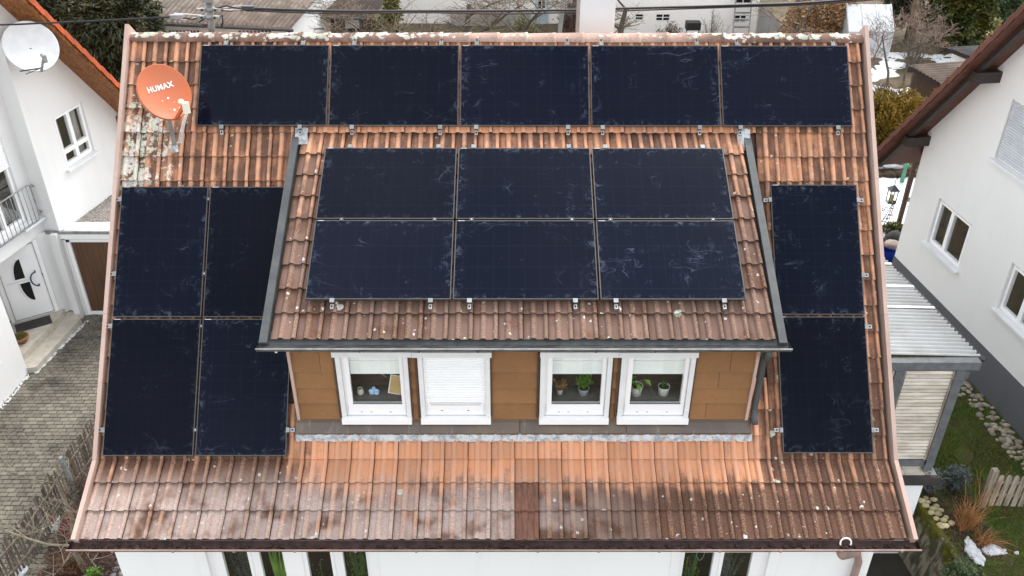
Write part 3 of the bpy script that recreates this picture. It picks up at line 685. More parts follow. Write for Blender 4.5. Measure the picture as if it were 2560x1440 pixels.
def dormer_window(a, c, kind, label):
    y = WALL_Y; m = MB(); frame_bars(m, a+.055, c-.055, WZ0, WZ1, y-.01, y+.06, .055); w = m.build('window', 'white_pvc', house); w['label'] = label
    gl = a+.145; gr = c-.105
    if kind == 'open':
        f = MB(); f.box(a+.085,gl,y-.02,y+.035,WZ0+.05,WZ1); f.box(gr,c-.065,y-.02,y+.035,WZ0+.05,WZ1); f.box(a+.085,c-.065,y-.024,y+.033,WZ0+.03,4.725); f.box(gl,gr,y-.02,y+.035,WZ1-.035,WZ1-.002); f.build('sash', 'white_pvc', w)
        g = MB(); g.box(gl,gr,y+.004,y+.010,4.725,WZ1-.035); g.build('pane', 'window_glass', w)
        g = MB(); g.box(gl,gr,y-.012,y-.004,4.722,4.733); g.build('gasket', 'rubber', w)
        bz = 5.165; bl = MB(); n = 10
        for i in range(n):
            x0 = gl+(gr-gl)*i/n; x1 = gl+(gr-gl)*(i+1)/n; s0, s1 = .004*math.sin(i*2.1), .004*math.sin((i+1)*2.1)
            bl.quad((x0,y+.05+s0,bz),(x1,y+.05+s1,bz),(x1,y+.045+s1*.3,WZ1-.02),(x0,y+.045+s0*.3,WZ1-.02))
        bl.box(gl,gr,y+.044,y+.056,bz-.012,bz+.004); bl.build('roller_blind', 'blind_cloth', w)
        bl = MB(); bl.box(gl,gr,y+.030,y+.042,5.345,5.36); bl.build('blind_seam', 'shutter', w)
        room(w, a+.02, c-.02, WZ0+.06, WZ1, y+.07, 1.5)
        s = MB(); s.box(a+.03,c-.03,y+.061,y+.36,4.695,4.722); s.build('inner_sill', 'room_light', w)
        # drain caps
        for q in (.28,.42,.7): 
            e = MB(); e.box(a+(c-a)*q-.012, a+(c-a)*q+.012, y-.027, y-.024, 4.60, 4.606); e.build('drain_slot', 'zinc', w)
    else:
        n = 20; z0, z1 = 4.735, 5.53; hgt = (z1-z0)/n
        for i in range(n):
            f = MB(); za = z0+i*hgt; f.add([(xx,yy,zz) for xx in (a+.06,c-.06) for yy,zz in ((y-.004,za+.002),(y-.016,za+hgt*.35),(y-.014,za+hgt*.7),(y-.002,za+hgt-.001),(y+.006,za+hgt-.001),(y+.006,za+.002))],
                      [(0,6,7,1),(1,7,8,2),(2,8,9,3),(3,9,10,4),(5,11,6,0)]); f.build('shutter_slat', 'shutter', w)
        f = MB(); f.box(a+.085,c-.085,y-.022,y+.03,WZ0+.03,4.73); f.build('sash', 'white_pvc', w)
        e = MB(); e.box(a+.12,c-.12,y-.0235,y-.021,4.712,4.718); e.build('shutter_bottom_slot', 'zinc', w)
        for q in (.3,.68):
            e = MB(); e.box(a+(c-a)*q-.016,a+(c-a)*q+.016,y-.025,y-.022,4.622,4.629); e.build('drain_slot', 'zinc', w)
        room(w, a+.02, c-.02, WZ0+.06, WZ1, y+.07, .4)
    for xx, s in ((a+.012,1),(c-.012,-1)):
        e = MB(); e.box(xx-.028+s*.014,xx+.028+s*.014,y-.055,y-.012,WZ0+.02,WZ1-.0); gr_ = e.build('shutter_guide', 'white_metal', w)
        for zz in (4.66, 5.42):
            e = MB(); e.box(xx+s*.014-.007,xx+s*.014+.007,y-.058,y-.055,zz-.007,zz+.007); e.build('screw_cap', 'white_pvc', w)
        e = MB(); e.box(xx-.022-s*.03,xx+.006-s*.03,y-.03,y+.02,WZ0-.02,WZ1); e.build('jamb_strip', 'wood_brown', w)
    e = MB(); e.box(a-.005,c+.005,y-.095,y+.03,WZ0-.075,WZ0-.0); e.add([(a-.005,y-.03,WZ0+.012),(c+.005,y-.03,WZ0+.012),(c+.005,y-.095,WZ0),(a-.005,y-.095,WZ0)], [(0,3,2,1)]); e.build('sill', 'white_pvc', w)
    return w
WD = ['dormer window with grey roller blind half down above a picture frame', 'dormer window closed by a white roller shutter', 'dormer window with half blind and yellow box inside', 'dormer window with half blind above two white flower pots']
wins = [dormer_window(a, c, k, l) for (a, c, k), l in zip(WIN, WD)]
for a, c, w in ((2.03,3.94,wins[0]),(4.52,6.41,wins[2])):
    m = MB(); mid = (a+c)/2; m.box(a,mid,WALL_Y-.085,WALL_Y-.03,5.50,5.575); m.box(mid+.003,c,WALL_Y-.085,WALL_Y-.03,5.497,5.571); m.build('shutter_box', 'white_metal', w)

# apron flashing and lead at the dormer foot
ap0 = pm(0, VWALL-.01, TOFF+.10); ap1 = pm(0, 5.165, TOFF+.085); lead1 = pm(0, 5.262, TOFF+.052)
for i, (xa, xb) in enumerate(((1.46,3.02),(3.03,4.28),(4.29,5.62),(5.63,7.20))):
    m = MB(); m.add([(xa,WALL_Y-.012,4.50),(xb,WALL_Y-.012,4.50),(xb,WALL_Y-.03,4.43),(xa,WALL_Y-.03,4.43),(xb,ap1.y,ap1.z+.004*i%2),(xa,ap1.y,ap1.z),(xb,ap1.y,ap1.z-.03),(xa,ap1.y,ap1.z-.03)], [(0,3,2,1),(3,5,4,2),(5,7,6,4)]); m.build('apron_flashing', 'apron_metal', dwall)
m = MB(); n = 150; xa, xb = 1.46, 7.21; vs = []
for i in range(n+1):
    x_ = xa+(xb-xa)*i/n; ph = ((x_-U0)%TW)/TW; hgt = .018*max(0, math.sin(ph*4*math.pi-1.2))
    vs += [(x_, ap1.y+.01, ap1.z-.004), tuple(pm(x_, 5.212+random.uniform(-.004,.004), TOFF+.062+hgt*.7+random.uniform(-.004,.004))), tuple(pm(x_, 5.262+random.uniform(-.007,.007), TOFF+.046+hgt+random.uniform(-.003,.003)))]
m.add(vs, [(3*i+k, 3*i+k+1, 3*i+k+4, 3*i+k+3) for i in range(n) for k in range(2)]); m.build('lead_flashing', 'lead', dwall, True)
m = MB(); m.box(1.46, 7.21, WALL_Y-.02, WALL_Y+.02, 4.38, 4.475); m.build('base_trim', 'wood_brown', dwall)

# dormer verge caps, lead patches, gutter and its downpipe
for xa, xb, s in ((DXL-.042, DXL+.050, 0), (DXR-.050, DXR+.042, 1)):
    m = MB(); q0, q1 = pd(0, VX-.02, -.055), pd(0, 2.84, -.055); l0, l1 = pd(0, VX-.02, -.30), pd(0, 2.84, -.26)
    m.add([(xx,p.y,p.z) for xx in (xa,xb) for p in (q0,q1,l1,l0)], [(0,1,2,3),(7,6,5,4),(0,4,5,1),(1,5,6,2),(2,6,7,3),(3,7,4,0)]); m.build('verge_flashing', 'zinc', dormer_roof)
for x0, x1, v0, v1 in ((1.30,1.47,VMX-.13,VMX+.10),(7.19,7.36,VMX-.12,VMX+.18)):
    m = MB(); n = 6; vs = []
    for i in range(n+1):
        for j in range(n+1): vs.append(tuple(pm(x0+(x1-x0)*i/n+random.uniform(-.008,.008), v0+(v1-v0)*j/n+random.uniform(-.008,.008), TOFF+.075+random.uniform(-.006,.006))))
    m.add(vs, [(i*(n+1)+j,i*(n+1)+j+1,(i+1)*(n+1)+j+1,(i+1)*(n+1)+j) for i in range(n) for j in range(n)]); m.build('lead_patch', 'lead', roof, True)
dg = gutter('dormer_gutter', 'zinc_gutter', 1.235, 7.41, -3.575, 5.815, .068, house, rim='zinc_light')
for i in range(9):
    xx = 1.75+i*.68; m = MB(); m.box(xx-.011,xx+.011,-3.66,-3.643,5.78,5.815); m.build('gutter_bracket', 'zinc', dg)
m = MB(); q0 = pd(0,2.66,TOFF+.01); m.add([(1.36,q0.y,q0.z),(7.27,q0.y,q0.z),(7.27,-3.535,5.80),(1.36,-3.535,5.80)], [(0,3,2,1)]); m.build('drip_edge', 'zinc', dg)
m = MB(); m.tube([(7.17,-3.575,5.76),(7.17,-3.575,5.66),(7.19,-3.52,5.57),(7.22,-3.38,5.52),(7.235,-3.28,5.46),(7.235,-3.26,5.36),(7.235,-3.27,4.62),(7.235,-3.33,4.52),(7.235,-3.40,4.46)], .042, 12); m.build('dormer_downpipe', 'gutter_brown' if False else 'zinc', dg, True)
m = MB(); m.add([(7.33-.06,-3.40,4.34),(7.33+.05,-3.38,4.33),(7.29,-3.30,4.45),(7.27,-3.30,4.50)], [(0,1,2,3)])

# ---- chimney and roof mast, behind the ridge
ch = MB(); ch.box(5.185, 5.70, 1.30, 1.85, 6.3, 9.6); chim = ch.build('chimney', 'chimney_white', house)
m = MB(); m.box(5.17, 5.185, 1.30, 1.86, 7.3, 9.6); m.build('chimney_edge', 'zinc_light', chim)
m = MB(); m.box(5.10,5.79,1.22,1.93,9.6,9.7); m.build('chimney_cap', 'zinc_light', chim)

# ---- lower pieces inside / in front of the wide window
random.seed(5)
# ============================================================ SOLAR PANELS
def solar(label, at, u0, v0, w, h, n_, rails, clamps, group):
    c = at(u0+w/2, v0+h/2, -.04)
    o = thing('solar_panel', label, 'solar panel', c, 0, group)
    m = MB(); fw = .011
    def bx(a, b_, c_, d, z0, z1, mb):
        vs = [at(a,c_,z0),at(b_,c_,z0),at(b_,d,z0),at(a,d,z0),at(a,c_,z1),at(b_,c_,z1),at(b_,d,z1),at(a,d,z1)]
        mb.add(vs, [(0,1,2,3),(7,6,5,4),(0,4,5,1),(1,5,6,2),(2,6,7,3),(3,7,4,0)])
    bx(u0,u0+w,v0,v0+fw,-.035,0,m); bx(u0,u0+w,v0+h-fw,v0+h,-.035,0,m); bx(u0,u0+fw,v0+fw,v0+h-fw,-.035,0,m); bx(u0+w-fw,u0+w,v0+fw,v0+h-fw,-.035,0,m)
    m.build('frame', 'panel_frame', o)
    g = MB(); bx(u0+fw,u0+w-fw,v0+fw,v0+h-fw,-.008,-.0022,g); g.build('glass', 'panel_glass', o)
    for r in rails:
        k = MB(); bx(*r, -.078, -.037, k); k.build('rail', 'alu' if False else 'dark_metal', o)
    for cu, cv, d in clamps:
        k = MB(); s = .026
        if d in 'tb':
            sg = 1 if d == 'b' else -1
            k2 = [cv, cv+sg*.045]; k2.sort(); bx(cu-.028,cu+.028,k2[0]-.010,k2[1],.001,.006,k); bx(cu-.018,cu+.018,*sorted((cv+sg*.004,cv+sg*.035)),-.04,.001,k)
            cl = k.build('clamp', 'zinc_light', o)
            k = MB(); bx(cu-.019,cu+.019,*sorted((cv+sg*.055,cv+sg*(.115 if d=='b' else .085))),-.07,-.025,k); cp = k.build('rail_end', 'alu', o)
            k = MB(); bx(cu-.011,cu+.011,*sorted((cv+sg*.07,cv+sg*.10)),-.026,-.0235,k); k.build('rail_slot', 'rubber', cp)
        elif d in 'lr':
            sg = 1 if d == 'r' else -1
            bx(*sorted((cu-sg*.010,cu+sg*.030)),cv-.03,cv+.03,.001,.006,k); bx(*sorted((cu+sg*.004,cu+sg*.028)),cv-.016,cv+.016,-.04,.001,k); k.build('clamp', 'zinc_light', o)
            k = MB(); bx(*sorted((cu+sg*.03,cu+sg*.09)),cv-.024,cv+.024,-.07,-.025,k); cp = k.build('rail_end', 'alu', o)
            k = MB(); bx(*sorted((cu+sg*.05,cu+sg*.075)),cv-.010,cv+.010,-.026,-.0235,k); k.build('rail_slot', 'rubber', cp)
        else:                                            # mid clamp in a gap
            bx(cu-.028,cu+.028,cv-.028,cv+.028,.001,.005,k) if d == 'm' else None
            k.build('clamp', 'dark_metal', o); k = MB(); bx(cu-.009,cu+.009,cv-.009,cv+.009,.005,.011,k); k.build('clamp_bolt', 'alu', o)
    # white type label on the frame
    k = MB(); bx(u0+.03,u0+.11,v0+.003,v0+.008,.0002,.0012,k)
    return o, k
tcl = [(.33,1.37),(2.06,3.23),(3.71,4.93),(5.39,6.68),(7.22,8.52)]
TLAB = ['leftmost solar panel of the top row, beside the orange satellite dish', 'second solar panel from the left in the row under the ridge', 'middle solar panel of the five under the ridge', 'fourth solar panel from the left in the row under the ridge', 'rightmost solar panel of the row under the ridge']
for (u,v,w,h), cs, l in zip(TOPROW, tcl, TLAB):
    o, k = solar(l, pm, u, v, w, h, NM, [(c-.02,c+.02,v-.05,v+h+.05) for c in cs], [(c,v,'t') for c in cs]+[(c,v+h,'b') for c in cs], 'black solar panels on the roof'); k.build('type_label', 'white_metal', o)
LLAB = ['upper left solar panel of the block of four at the left verge', 'upper right solar panel of the left block, partly behind the dormer edge', 'bottom left solar panel of the left block beside the verge', 'bottom right solar panel of the left block, left of the dormer wall']
lv = (2.14, 3.13, 3.81, 5.12)
for i, ((u,v,w,h), l) in enumerate(zip(LEFTB, LLAB)):
    vv = lv[:2] if i < 2 else lv[2:]
    cl = [(u, c, 'l') for c in vv] if i % 2 == 0 else [(u-GAP/2, c, 'm') for c in vv]
    if i == 3: cl.append((u+w, vv[1], 'r'))
    o, k = solar(l, pm, u, v, w, h, NM, [(u-.05 if i%2==0 else u-GAP, u+w+(.08 if i==3 else 0), c-.02, c+.02) for c in vv], cl, 'black solar panels on the roof'); k.build('type_label', 'white_metal', o)
rv = (2.14, 3.14, 3.81, 5.12)
for i, ((u,v,w,h), l) in enumerate(zip(RIGHTB, ['upper one of the two solar panels right of the dormer', 'lower one of the two solar panels right of the dormer'])):
    vv = rv[2*i:2*i+2]; cl = [(u+w, c, 'r') for c in vv] + ([(u, vv[0], 'l')] if i == 0 else [(u, vv[1], 'l')])
    o, k = solar(l, pm, u, v, w, h, NM, [(u-.03,u+w+.03,c-.02,c+.02) for c in vv], cl, 'black solar panels on the roof'); k.build('type_label', 'white_metal', o)
dcl = [(2.06,3.22),(3.68,4.93),(5.41,6.69)]
DLAB = ['upper left solar panel of six on the dormer roof', 'upper middle solar panel of six on the dormer roof', 'upper right solar panel of six on the dormer roof', 'bottom left solar panel of six on the dormer roof', 'bottom middle solar panel of six on the dormer roof', 'bottom right solar panel of six on the dormer roof']
for i, ((u,v,w,h), l) in enumerate(zip(DORB, DLAB)):
    cs = dcl[i%3]; cl = [(c,v,'t') for c in cs] if i < 3 else [(c,v-GAP/2,'m') for c in cs]+[(c,v+h,'b') for c in cs]
    o, k = solar(l, pd, u, v, w, h, ND, [(c-.02,c+.02,v-.03,v+h+.03) for c in cs], cl, 'black solar panels on the roof'); k.build('type_label', 'white_metal', o)

# ============================================================ SATELLITE DISHES
def dish(name, label, c, az, el, rad, mat, tall=1.09, foot=None, arm_mat='zinc_light', lnb_mat='ivory', text=None, rimmat=None, down=.0):
    """az: degrees from -y towards +x; the bowl looks that way and el degrees up"""
    n = Vector((math.sin(R(az))*math.cos(R(el)), -math.cos(R(az))*math.cos(R(el)), math.sin(R(el))))
    ux = Vector((math.cos(R(az)), math.sin(R(az)), 0)); uy = n.cross(ux); c = Vector(c)
    base = Vector(foot) if foot else c
    o = thing(name, label, 'satellite dish', base)
    P = lambda a, b, d: c+ux*a+uy*b+n*d
    m = MB(); N = 48; rings = 8; dep = rad*.20; vs = [P(0,0,-dep)]
    for i in range(1, rings+1):
        q = i/rings
        for j in range(N): t = 2*math.pi*j/N; vs.append(P(rad*q*math.cos(t), rad*tall*q*math.sin(t), -dep*(1-q*q)))
    fs = [(0, 1+j, 1+(j+1)%N) for j in range(N)]+[(1+(i-1)*N+j, 1+i*N+j, 1+i*N+(j+1)%N, 1+(i-1)*N+(j+1)%N) for i in range(1, rings) for j in range(N)]
    m.add(vs, fs, .5); bowl = m.build('bowl', mat, o, True)
    m = MB(); vs = []
    for rr, d in ((1,0),(1.028,.004),(1.038,-.022),(1.02,-.045),(.90,-.075)):
        for j in range(N): t = 2*math.pi*j/N; vs.append(P(rad*rr*math.cos(t), rad*tall*rr*math.sin(t), d*rad/.33))
    m.add(vs, [(i*N+j, i*N+(j+1)%N, (i+1)*N+(j+1)%N, (i+1)*N+j) for i in range(4) for j in range(N)], .5); m.build('rim', rimmat or mat, bowl, True)
    m = MB(); 
    for rr, d in ((0,0),): pass
    vs = [P(0,0,-dep-.02)]
    for q in (.4,.7,.93):
        for j in range(N): t = 2*math.pi*j/N; vs.append(P(rad*q*math.cos(t), rad*tall*q*math.sin(t), -dep*(1-q*q)-.02))
    m.add(vs, [(0,1+(j+1)%N,1+j) for j in range(N)]+[(1+i*N+j,1+i*N+(j+1)%N,1+(i+1)*N+(j+1)%N,1+(i+1)*N+j) for i in range(2) for j in range(N)], .5); m.build('back_shell', mat, bowl, True)
    lp = P(0, -rad*tall*.78, rad*1.18)
    m = MB(); m.bar(P(0,-rad*tall*1.02,-.03), lp, .03, .04); m.bar(P(-.07,-rad*tall*1.0,-.02), P(.07,-rad*tall*1.0,-.02), .03, .03); m.build('feed_arm', arm_mat, o)
    m = MB(); d = (P(0,0,-dep)-lp).normalized(); m.tube([lp-d*.0, lp+d*.05, lp+d*.075, lp+d*.105], [.026,.026,.036,.034], 12); e = Vector((0,0,1)); m.bar(lp-d*.015+Vector((0,0,.02)), lp-d*.015-Vector((0,0,.12)), .075, .05, up=d); m.build('lnb', lnb_mat, o)
    if text:
        cu = bpy.data.curves.new('t', 'FONT'); cu.body = text; cu.size = .104; cu.extrude = .0008; cu.offset = .0032; cu.space_character = 1.08; cu.align_x = 'CENTER'
        to = bpy.data.objects.new('t', cu); COL.objects.link(to); bpy.context.view_layer.update()
        dg_ = bpy.context.evaluated_depsgraph_get(); me = bpy.data.meshes.new_from_object(to.evaluated_get(dg_)); bpy.data.objects.remove(to)
        for v in me.vertices:
            a, b_ = v.co.x*.9-.012, v.co.y*.92+.045; q2 = (a/rad)**2+(b_/(rad*tall))**2
            v.co = P(a, b_, -dep*(1-q2)+.004+v.co.z)
        me.materials.append(MAT['letter_white']); link('lettering', me, o)
        m = MB(); random.seed(3)
        for a, b_, s in ((-.055,-.09,.008),(.03,-.075,.014),(.06,-.15,.004),(.085,-.145,.004),(.03,-.245,.016),(.10,-.235,.010),(.115,-.255,.011),(.05,-.28,.008),(-.01,-.215,.004)):
            q2 = (a/rad)**2+(b_/(rad*tall))**2; dd = -dep*(1-q2)+.003; vs = [P(a,b_,dd)]+[P(a+s*random.uniform(.7,1.2)*math.cos(t),b_+s*random.uniform(.7,1.3)*math.sin(t),dd) for t in [2*math.pi*j/9 for j in range(9)]]
            m.add(vs, [(0,1+j,1+(j+1)%9) for j in range(9)])
        m.build('worn_spots', 'letter_white', bowl)
    return o, P, ux, uy, n
DC = Vector((-.206, -1.05, 7.933))
o, P, ux, uy, n = dish('satellite_dish', 'orange satellite dish on a roof mast, left of the top row of panels', DC, 47, 31, .325, 'dish_orange', 1.07, tuple(pm(-.30, 1.42, -.08)), text='HUMAX', arm_mat='dish_orange')
b0 = pm(-.30, 1.42, -.10); b1 = Vector((b0.x, b0.y+.02, DC.z-.05))
m = MB(); m.tube([b0-Vector((0,0,.1)), b0+Vector((0,0,.02)), Vector((b0.x, b0.y+.015, DC.z-.25)), b1], .030, 12); m.build('mast', 'mast', o, True)
m = MB(); m.bar(b1, P(0,0,-.10), .07, .09); m.build('mount_bracket', 'zinc_light', o)
m = MB(); m.lathe([(.075,0),(.05,.03),(.036,.08)], tuple(b0+Vector((0,-.01,-.02))), 12); m.build('mast_collar', 'lead', o, True)
lp = P(0,-.325*1.07*.78,.325*1.18)
m = MB()
for k in range(3):
    pts = []
    q0 = lp+Vector((.01*k,0,-.11)); q3 = pm(-.24+.02*k, 1.36, -.02)
    for i in range(13):
        t = i/12; pts.append(q0.lerp(q3, t)+Vector((-.06*math.sin(t*3.1)*(1-t), -.08*math.sin(t*3.14), -.10*math.sin(t*3.14)-.015*k*math.sin(t*3.14))))
    m.tube(pts, .0065, 6)
m.build('coax_cable', 'letter_white', o, True)

# mast with the overhead line
mt = thing('roof_mast', 'grey steel roof mast holding the overhead cables behind the ridge', 'mast', (-.05, .72, 7.3))
m = MB(); m.tube([(-.075,.72,7.4),(-.06,.72,8.25),(-.02,.72,8.65)], [.05,.05,.048], 14); m.build('pole', 'mast', mt, True)
for z, dx in ((8.48,.0),(8.375,-.025)):
    m = MB(); m.tube([(-.04+dx,.72,z-.03),(-.035+dx,.72,z+.03)], .062, 14); cl = m.build('clamp_band', 'zinc_light', mt, True)
    for sx in (-1,1):
        e = MB(); e.bar((-.04+dx+sx*.055,.70,z),(-.04+dx+sx*.16,.68,z),.05,.035); e.build('clamp_lug', 'zinc_light', cl)
        e = MB(); e.tube([(-.04+dx+sx*.09,.65,z),(-.04+dx+sx*.09,.69,z)],.016,8); e.build('insulator', 'rubber', cl)
m = MB(); m.box(-.10,.06,.64,.80,8.585,8.66); m.build('junction_box', 'mast', mt)
m = MB(); m.tube([(-.09,.7,8.38),(-.3,.7,8.345),(-.42,.7,8.36),(-.55,.7,8.375)],.012,6); m.tube([(.05,.7,8.49),(.2,.7,8.53),(.33,.7,8.50),(.5,.72,8.49)],.010,6); m.tube([(.06,.7,8.47),(.25,.72,8.45),(.45,.72,8.47)],.008,6); m.tube([(.05,.7,8.36),(.13,.7,8.40),(.12,.7,8.30),(.09,.7,8.24)],.012,6); m.tube([(-.10,.7,8.37),(-.22,.7,8.30),(-.15,.7,8.26),(-.08,.7,8.27)],.012,6); m.build('cable_loops', 'cable_black', mt, True)
for p, q in (((.16,.7,8.50),(.42,.72,8.535)),((.16,.7,8.475),(.40,.72,8.465)),((-.17,.7,8.40),(-.55,.7,8.425)),((-.17,.7,8.37),(-.45,.7,8.335))):
    m = MB(); m.tube([p,q],.006,5); m.build('tension_strap', 'letter_white', mt)
m = MB(); m.box(.42,.58,.69,.75,8.475,8.525); m.build('cable_clamp', 'dark_metal', mt); m = MB(); m.box(-.60,-.42,.67,.73,8.355,8.405); m.build('cable_clamp', 'zinc_light', mt)
def cable(label, pts, r):
    m = MB(); a = [Vector(p) for p in pts]; out = []
    for i in range(len(a)-1):
        p0 = a[max(i-1,0)]; p1 = a[i]; p2 = a[i+1]; p3 = a[min(i+2,len(a)-1)]
        for k in range(6):
            t = k/6; out.append(.5*((2*p1)+(p2-p0)*t+(2*p0-5*p1+4*p2-p3)*t*t+(3*p1-p0-3*p2+p3)*t**3))
    out.append(a[-1]); m.tube(out, r, 7)
    return tag(m.build('overhead_cable', 'cable_black', None, True), label, 'cable')
cable('thick black overhead cable running right from the roof mast behind the chimney', [(.45,.72,8.49),(1.6,1.05,8.36),(2.9,1.45,8.25),(4.19,1.944,8.119),(5.26,2.232,8.053),(5.78,2.392,8.028),(7.93,2.936,7.939),(9.72,3.384,7.899),(14,4.6,7.95),(22,7,8.4)], .020)
cable('black overhead cable running left from the roof mast past the gable', [(-.5,.70,8.385),(-.75,.7,8.365),(-1.32,.7,8.336),(-1.88,.7,8.307),(-2.45,.7,8.284),(-3.02,.7,8.261),(-5,.7,8.23),(-9,.7,8.4)], .013)
cable('thin black wire twisted along the right overhead cable', [(.45,.70,8.465),(1.6,1.02,8.335),(2.9,1.42,8.235),(4.19,1.90,8.085),(5.26,2.20,8.03),(5.78,2.36,8.0),(7.93,2.92,7.915),(9.72,3.36,7.872),(14,4.58,7.93),(22,7,8.37)], .011)

# ============================================================ THINGS IN THE HOUSE WINDOWS
random.seed(21)
def leaf(m, p, d, up, L, W, fold=.25):
    d = d.normalized(); s = d.cross(up); s = s.normalized() if s.length > 1e-5 else d.orthogonal().normalized(); u = s.cross(d)
    r = random.random()
    m.add([p, p+d*L*.45+s*W*.5+u*W*fold, p+d*L-u*L*.12, p+d*L*.45-s*W*.5+u*W*fold, p+d*L*.5], [(0,4,1),(1,4,2),(2,4,3),(3,4,0)], r)
def pot(m, c, r, h):
    m.lathe([(0,0),(r*.78,0),(r*.95,h*.9),(r,h),(r*.9,h),(r*.86,h*.85),(0,h*.85)], c, 16)
SY = WALL_Y+.19; SZ = 4.723
def potted(label, x, y, z, r, h, potm, leafm_, kind, n, H, W):
    o = thing('potted_plant', label, 'potted plant', (x,y,z)); m = MB(); pot(m, (x,y,z), r, h); p_ = m.build('pot', potm, o, True)
    m = MB(); m.lathe([(r*.86,h*.86),(0,h*.9)], (x,y,z), 12); m.build('soil', 'soil', o)
    m = MB(); s = MB(); c = Vector((x,y,z+h*.85))
    for i in range(n):
        a = random.uniform(0,6.28); t = random.uniform(.3,1)
        if kind == 'bush':
            tip = c+Vector((math.cos(a)*W*t, math.sin(a)*W*t*.7, H*random.uniform(.35,1))); s.tube([c, c.lerp(tip,.6)+Vector((0,0,.01)), tip], .0022, 3)
            for k in range(6):
                q = c.lerp(tip, .4+.6*k/5); d = Vector((random.uniform(-1,1),random.uniform(-1,1),random.uniform(.1,1))); leaf(m, q, d, Vector((0,0,1)), .045, .026)
        elif kind == 'broad':
            tip = c+Vector((math.cos(a)*W*t, math.sin(a)*W*t*.7-.02, H*random.uniform(.5,1))); s.tube([c, c.lerp(tip,.5)+Vector((0,0,.04)), tip], .003, 4); leaf(m, tip, Vector((math.cos(a),math.sin(a)*.5-.5,-.55)), Vector((0,-.3,1)), .11, .075)
        elif kind == 'spike':
            tip = c+Vector((math.cos(a)*W*.4*t, math.sin(a)*W*.4*t, H*random.uniform(.6,1))); q = c+Vector((math.cos(a)*W*.3*t,math.sin(a)*W*.3*t,0)); m.tube([q,q.lerp(tip,.6),tip],[.006,.005,.001],5)
        elif kind == 'strap':
            d = Vector((math.cos(a)*W*t, math.sin(a)*W*t*.5, H*random.uniform(.6,1))); leaf(m, c, d, Vector((0,-1,.3)), d.length, .05, .1)
    if s.v: s.build('stems', leafm_, o)
    m.build('foliage', leafm_, o); return o
potted('small white pot of dried tan flowers on the dormer sill', 4.79, SY, SZ, .04, .075, 'pot_white', 'dryflower', 'bush', 16, .14, .085)
potted('grey pot with bushy jade plant on the dormer sill', 5.09, SY, SZ, .072, .095, 'pot_grey', 'houseplant', 'bush', 30, .24, .13)
potted('larger white pot with broad leaved vine in the right dormer window', 5.75, SY, SZ, .088, .14, 'pot_white', 'houseplant', 'broad', 9, .15, .13)
potted('white ribbed pot with spiky succulent in the right dormer window', 6.10, SY, SZ, .078, .125, 'pot_white', 'houseplant_dark', 'spike', 14, .12, .09)
# picture frame seen from behind
pf = thing('picture_frame', 'picture frame with tan back leaning in the left dormer window', 'picture frame', (2.74, SY, SZ)); m = MB()
Mf = Matrix.Translation((2.74, SY-.02, SZ)) @ Matrix.Rotation(R(-14),4,'X') @ Matrix.Rotation(R(10),4,'Y')
m.M = Mf; m.box(-.125,.16,0,.012,0,.26); m.build('frame_edge', 'white_pvc', pf); m = MB(); m.M = Mf; m.box(-.112,.147,-.004,-.0005,.012,.247); m.build('backing', 'card_tan', pf); m = MB(); m.M = Mf; m.bar((.02,-.008,.17),(.13,-.075,.012),.05,.004,up=(0,-1,.3)); m.build('easel_leg', 'card_tan', pf)
# pale blue angel figure
an = thing('angel_figure', 'pale blue butterfly shaped figure on the left dormer window sill', 'figurine', (2.445, SY-.02, SZ)); m = MB(); m.blob((2.445,SY-.02,SZ+.105),.024,.02,.024,1,.05,2); m.build('head', 'blue_pale', an, True)
m = MB()
for sx in (-1,1): m.blob((2.445+sx*.034,SY-.02,SZ+.058),.038,.012,.034,3+sx,.15,2); m.blob((2.445+sx*.03,SY-.02,SZ+.022),.034,.012,.024,7+sx,.15,2)
m.build('wings', 'blue_pale', an, True)
jr = thing('glass_jar', 'small cream jar in the corner of the left dormer window', 'jar', (2.27,SY,SZ)); m = MB(); m.lathe([(0,0),(.04,0),(.046,.04),(.034,.075),(.036,.085),(.028,.085),(.028,.06)], (2.27,SY,SZ), 14); m.build('body', 'ivory', jr, True)
# knitted blanket and yellow box behind the glass
m = MB(); n = 16; vs = []
for i in range(n+1):
    for j in range(9): xx = 2.1+.50*i/n; vs.append((xx, WALL_Y+.45+.25*j/8, 4.72+.34*math.sin(math.pi*(.25+.7*i/n))*(1-.25*j/8)+.012*math.sin(i*2.2)))
m.add(vs, [(i*9+j,i*9+j+1,(i+1)*9+j+1,(i+1)*9+j) for i in range(n) for j in range(8)]); bl = thing('knit_blanket', 'dark grey knitted blanket behind the left dormer window', 'blanket', (2.35,WALL_Y+.5,4.7)); m.build('fabric', 'cloth_grey', bl, True)
m = MB()
for t in (.30,.36,.42): m.tube([(2.1+.50*i/n, WALL_Y+.43, 4.725+(.34*math.sin(math.pi*(.25+.7*i/n)))*(.4+t)) for i in range(n+1)], .006, 4)
m.build('border_stripe', 'curtain', bl)
yb_ = thing('yellow_box', 'yellow and black printed box behind the third dormer window', 'box', (5.02,WALL_Y+.55,4.72)); m = MB(); m.M = Matrix.Translation((5.05,WALL_Y+.55,4.66)) @ Matrix.Rotation(R(-10),4,'Y'); m.box(-.26,.30,0,.2,0,.38); m.build('carton', 'yellow_box', yb_); m = MB(); m.M = Matrix.Translation((5.05,WALL_Y+.55,4.66)) @ Matrix.Rotation(R(-10),4,'Y'); m.box(-.265,-.12,-.004,.1,0,.385); m.box(-.12,.30,-.004,.0,.30,.385); m.build('dark_print', 'room', yb_)
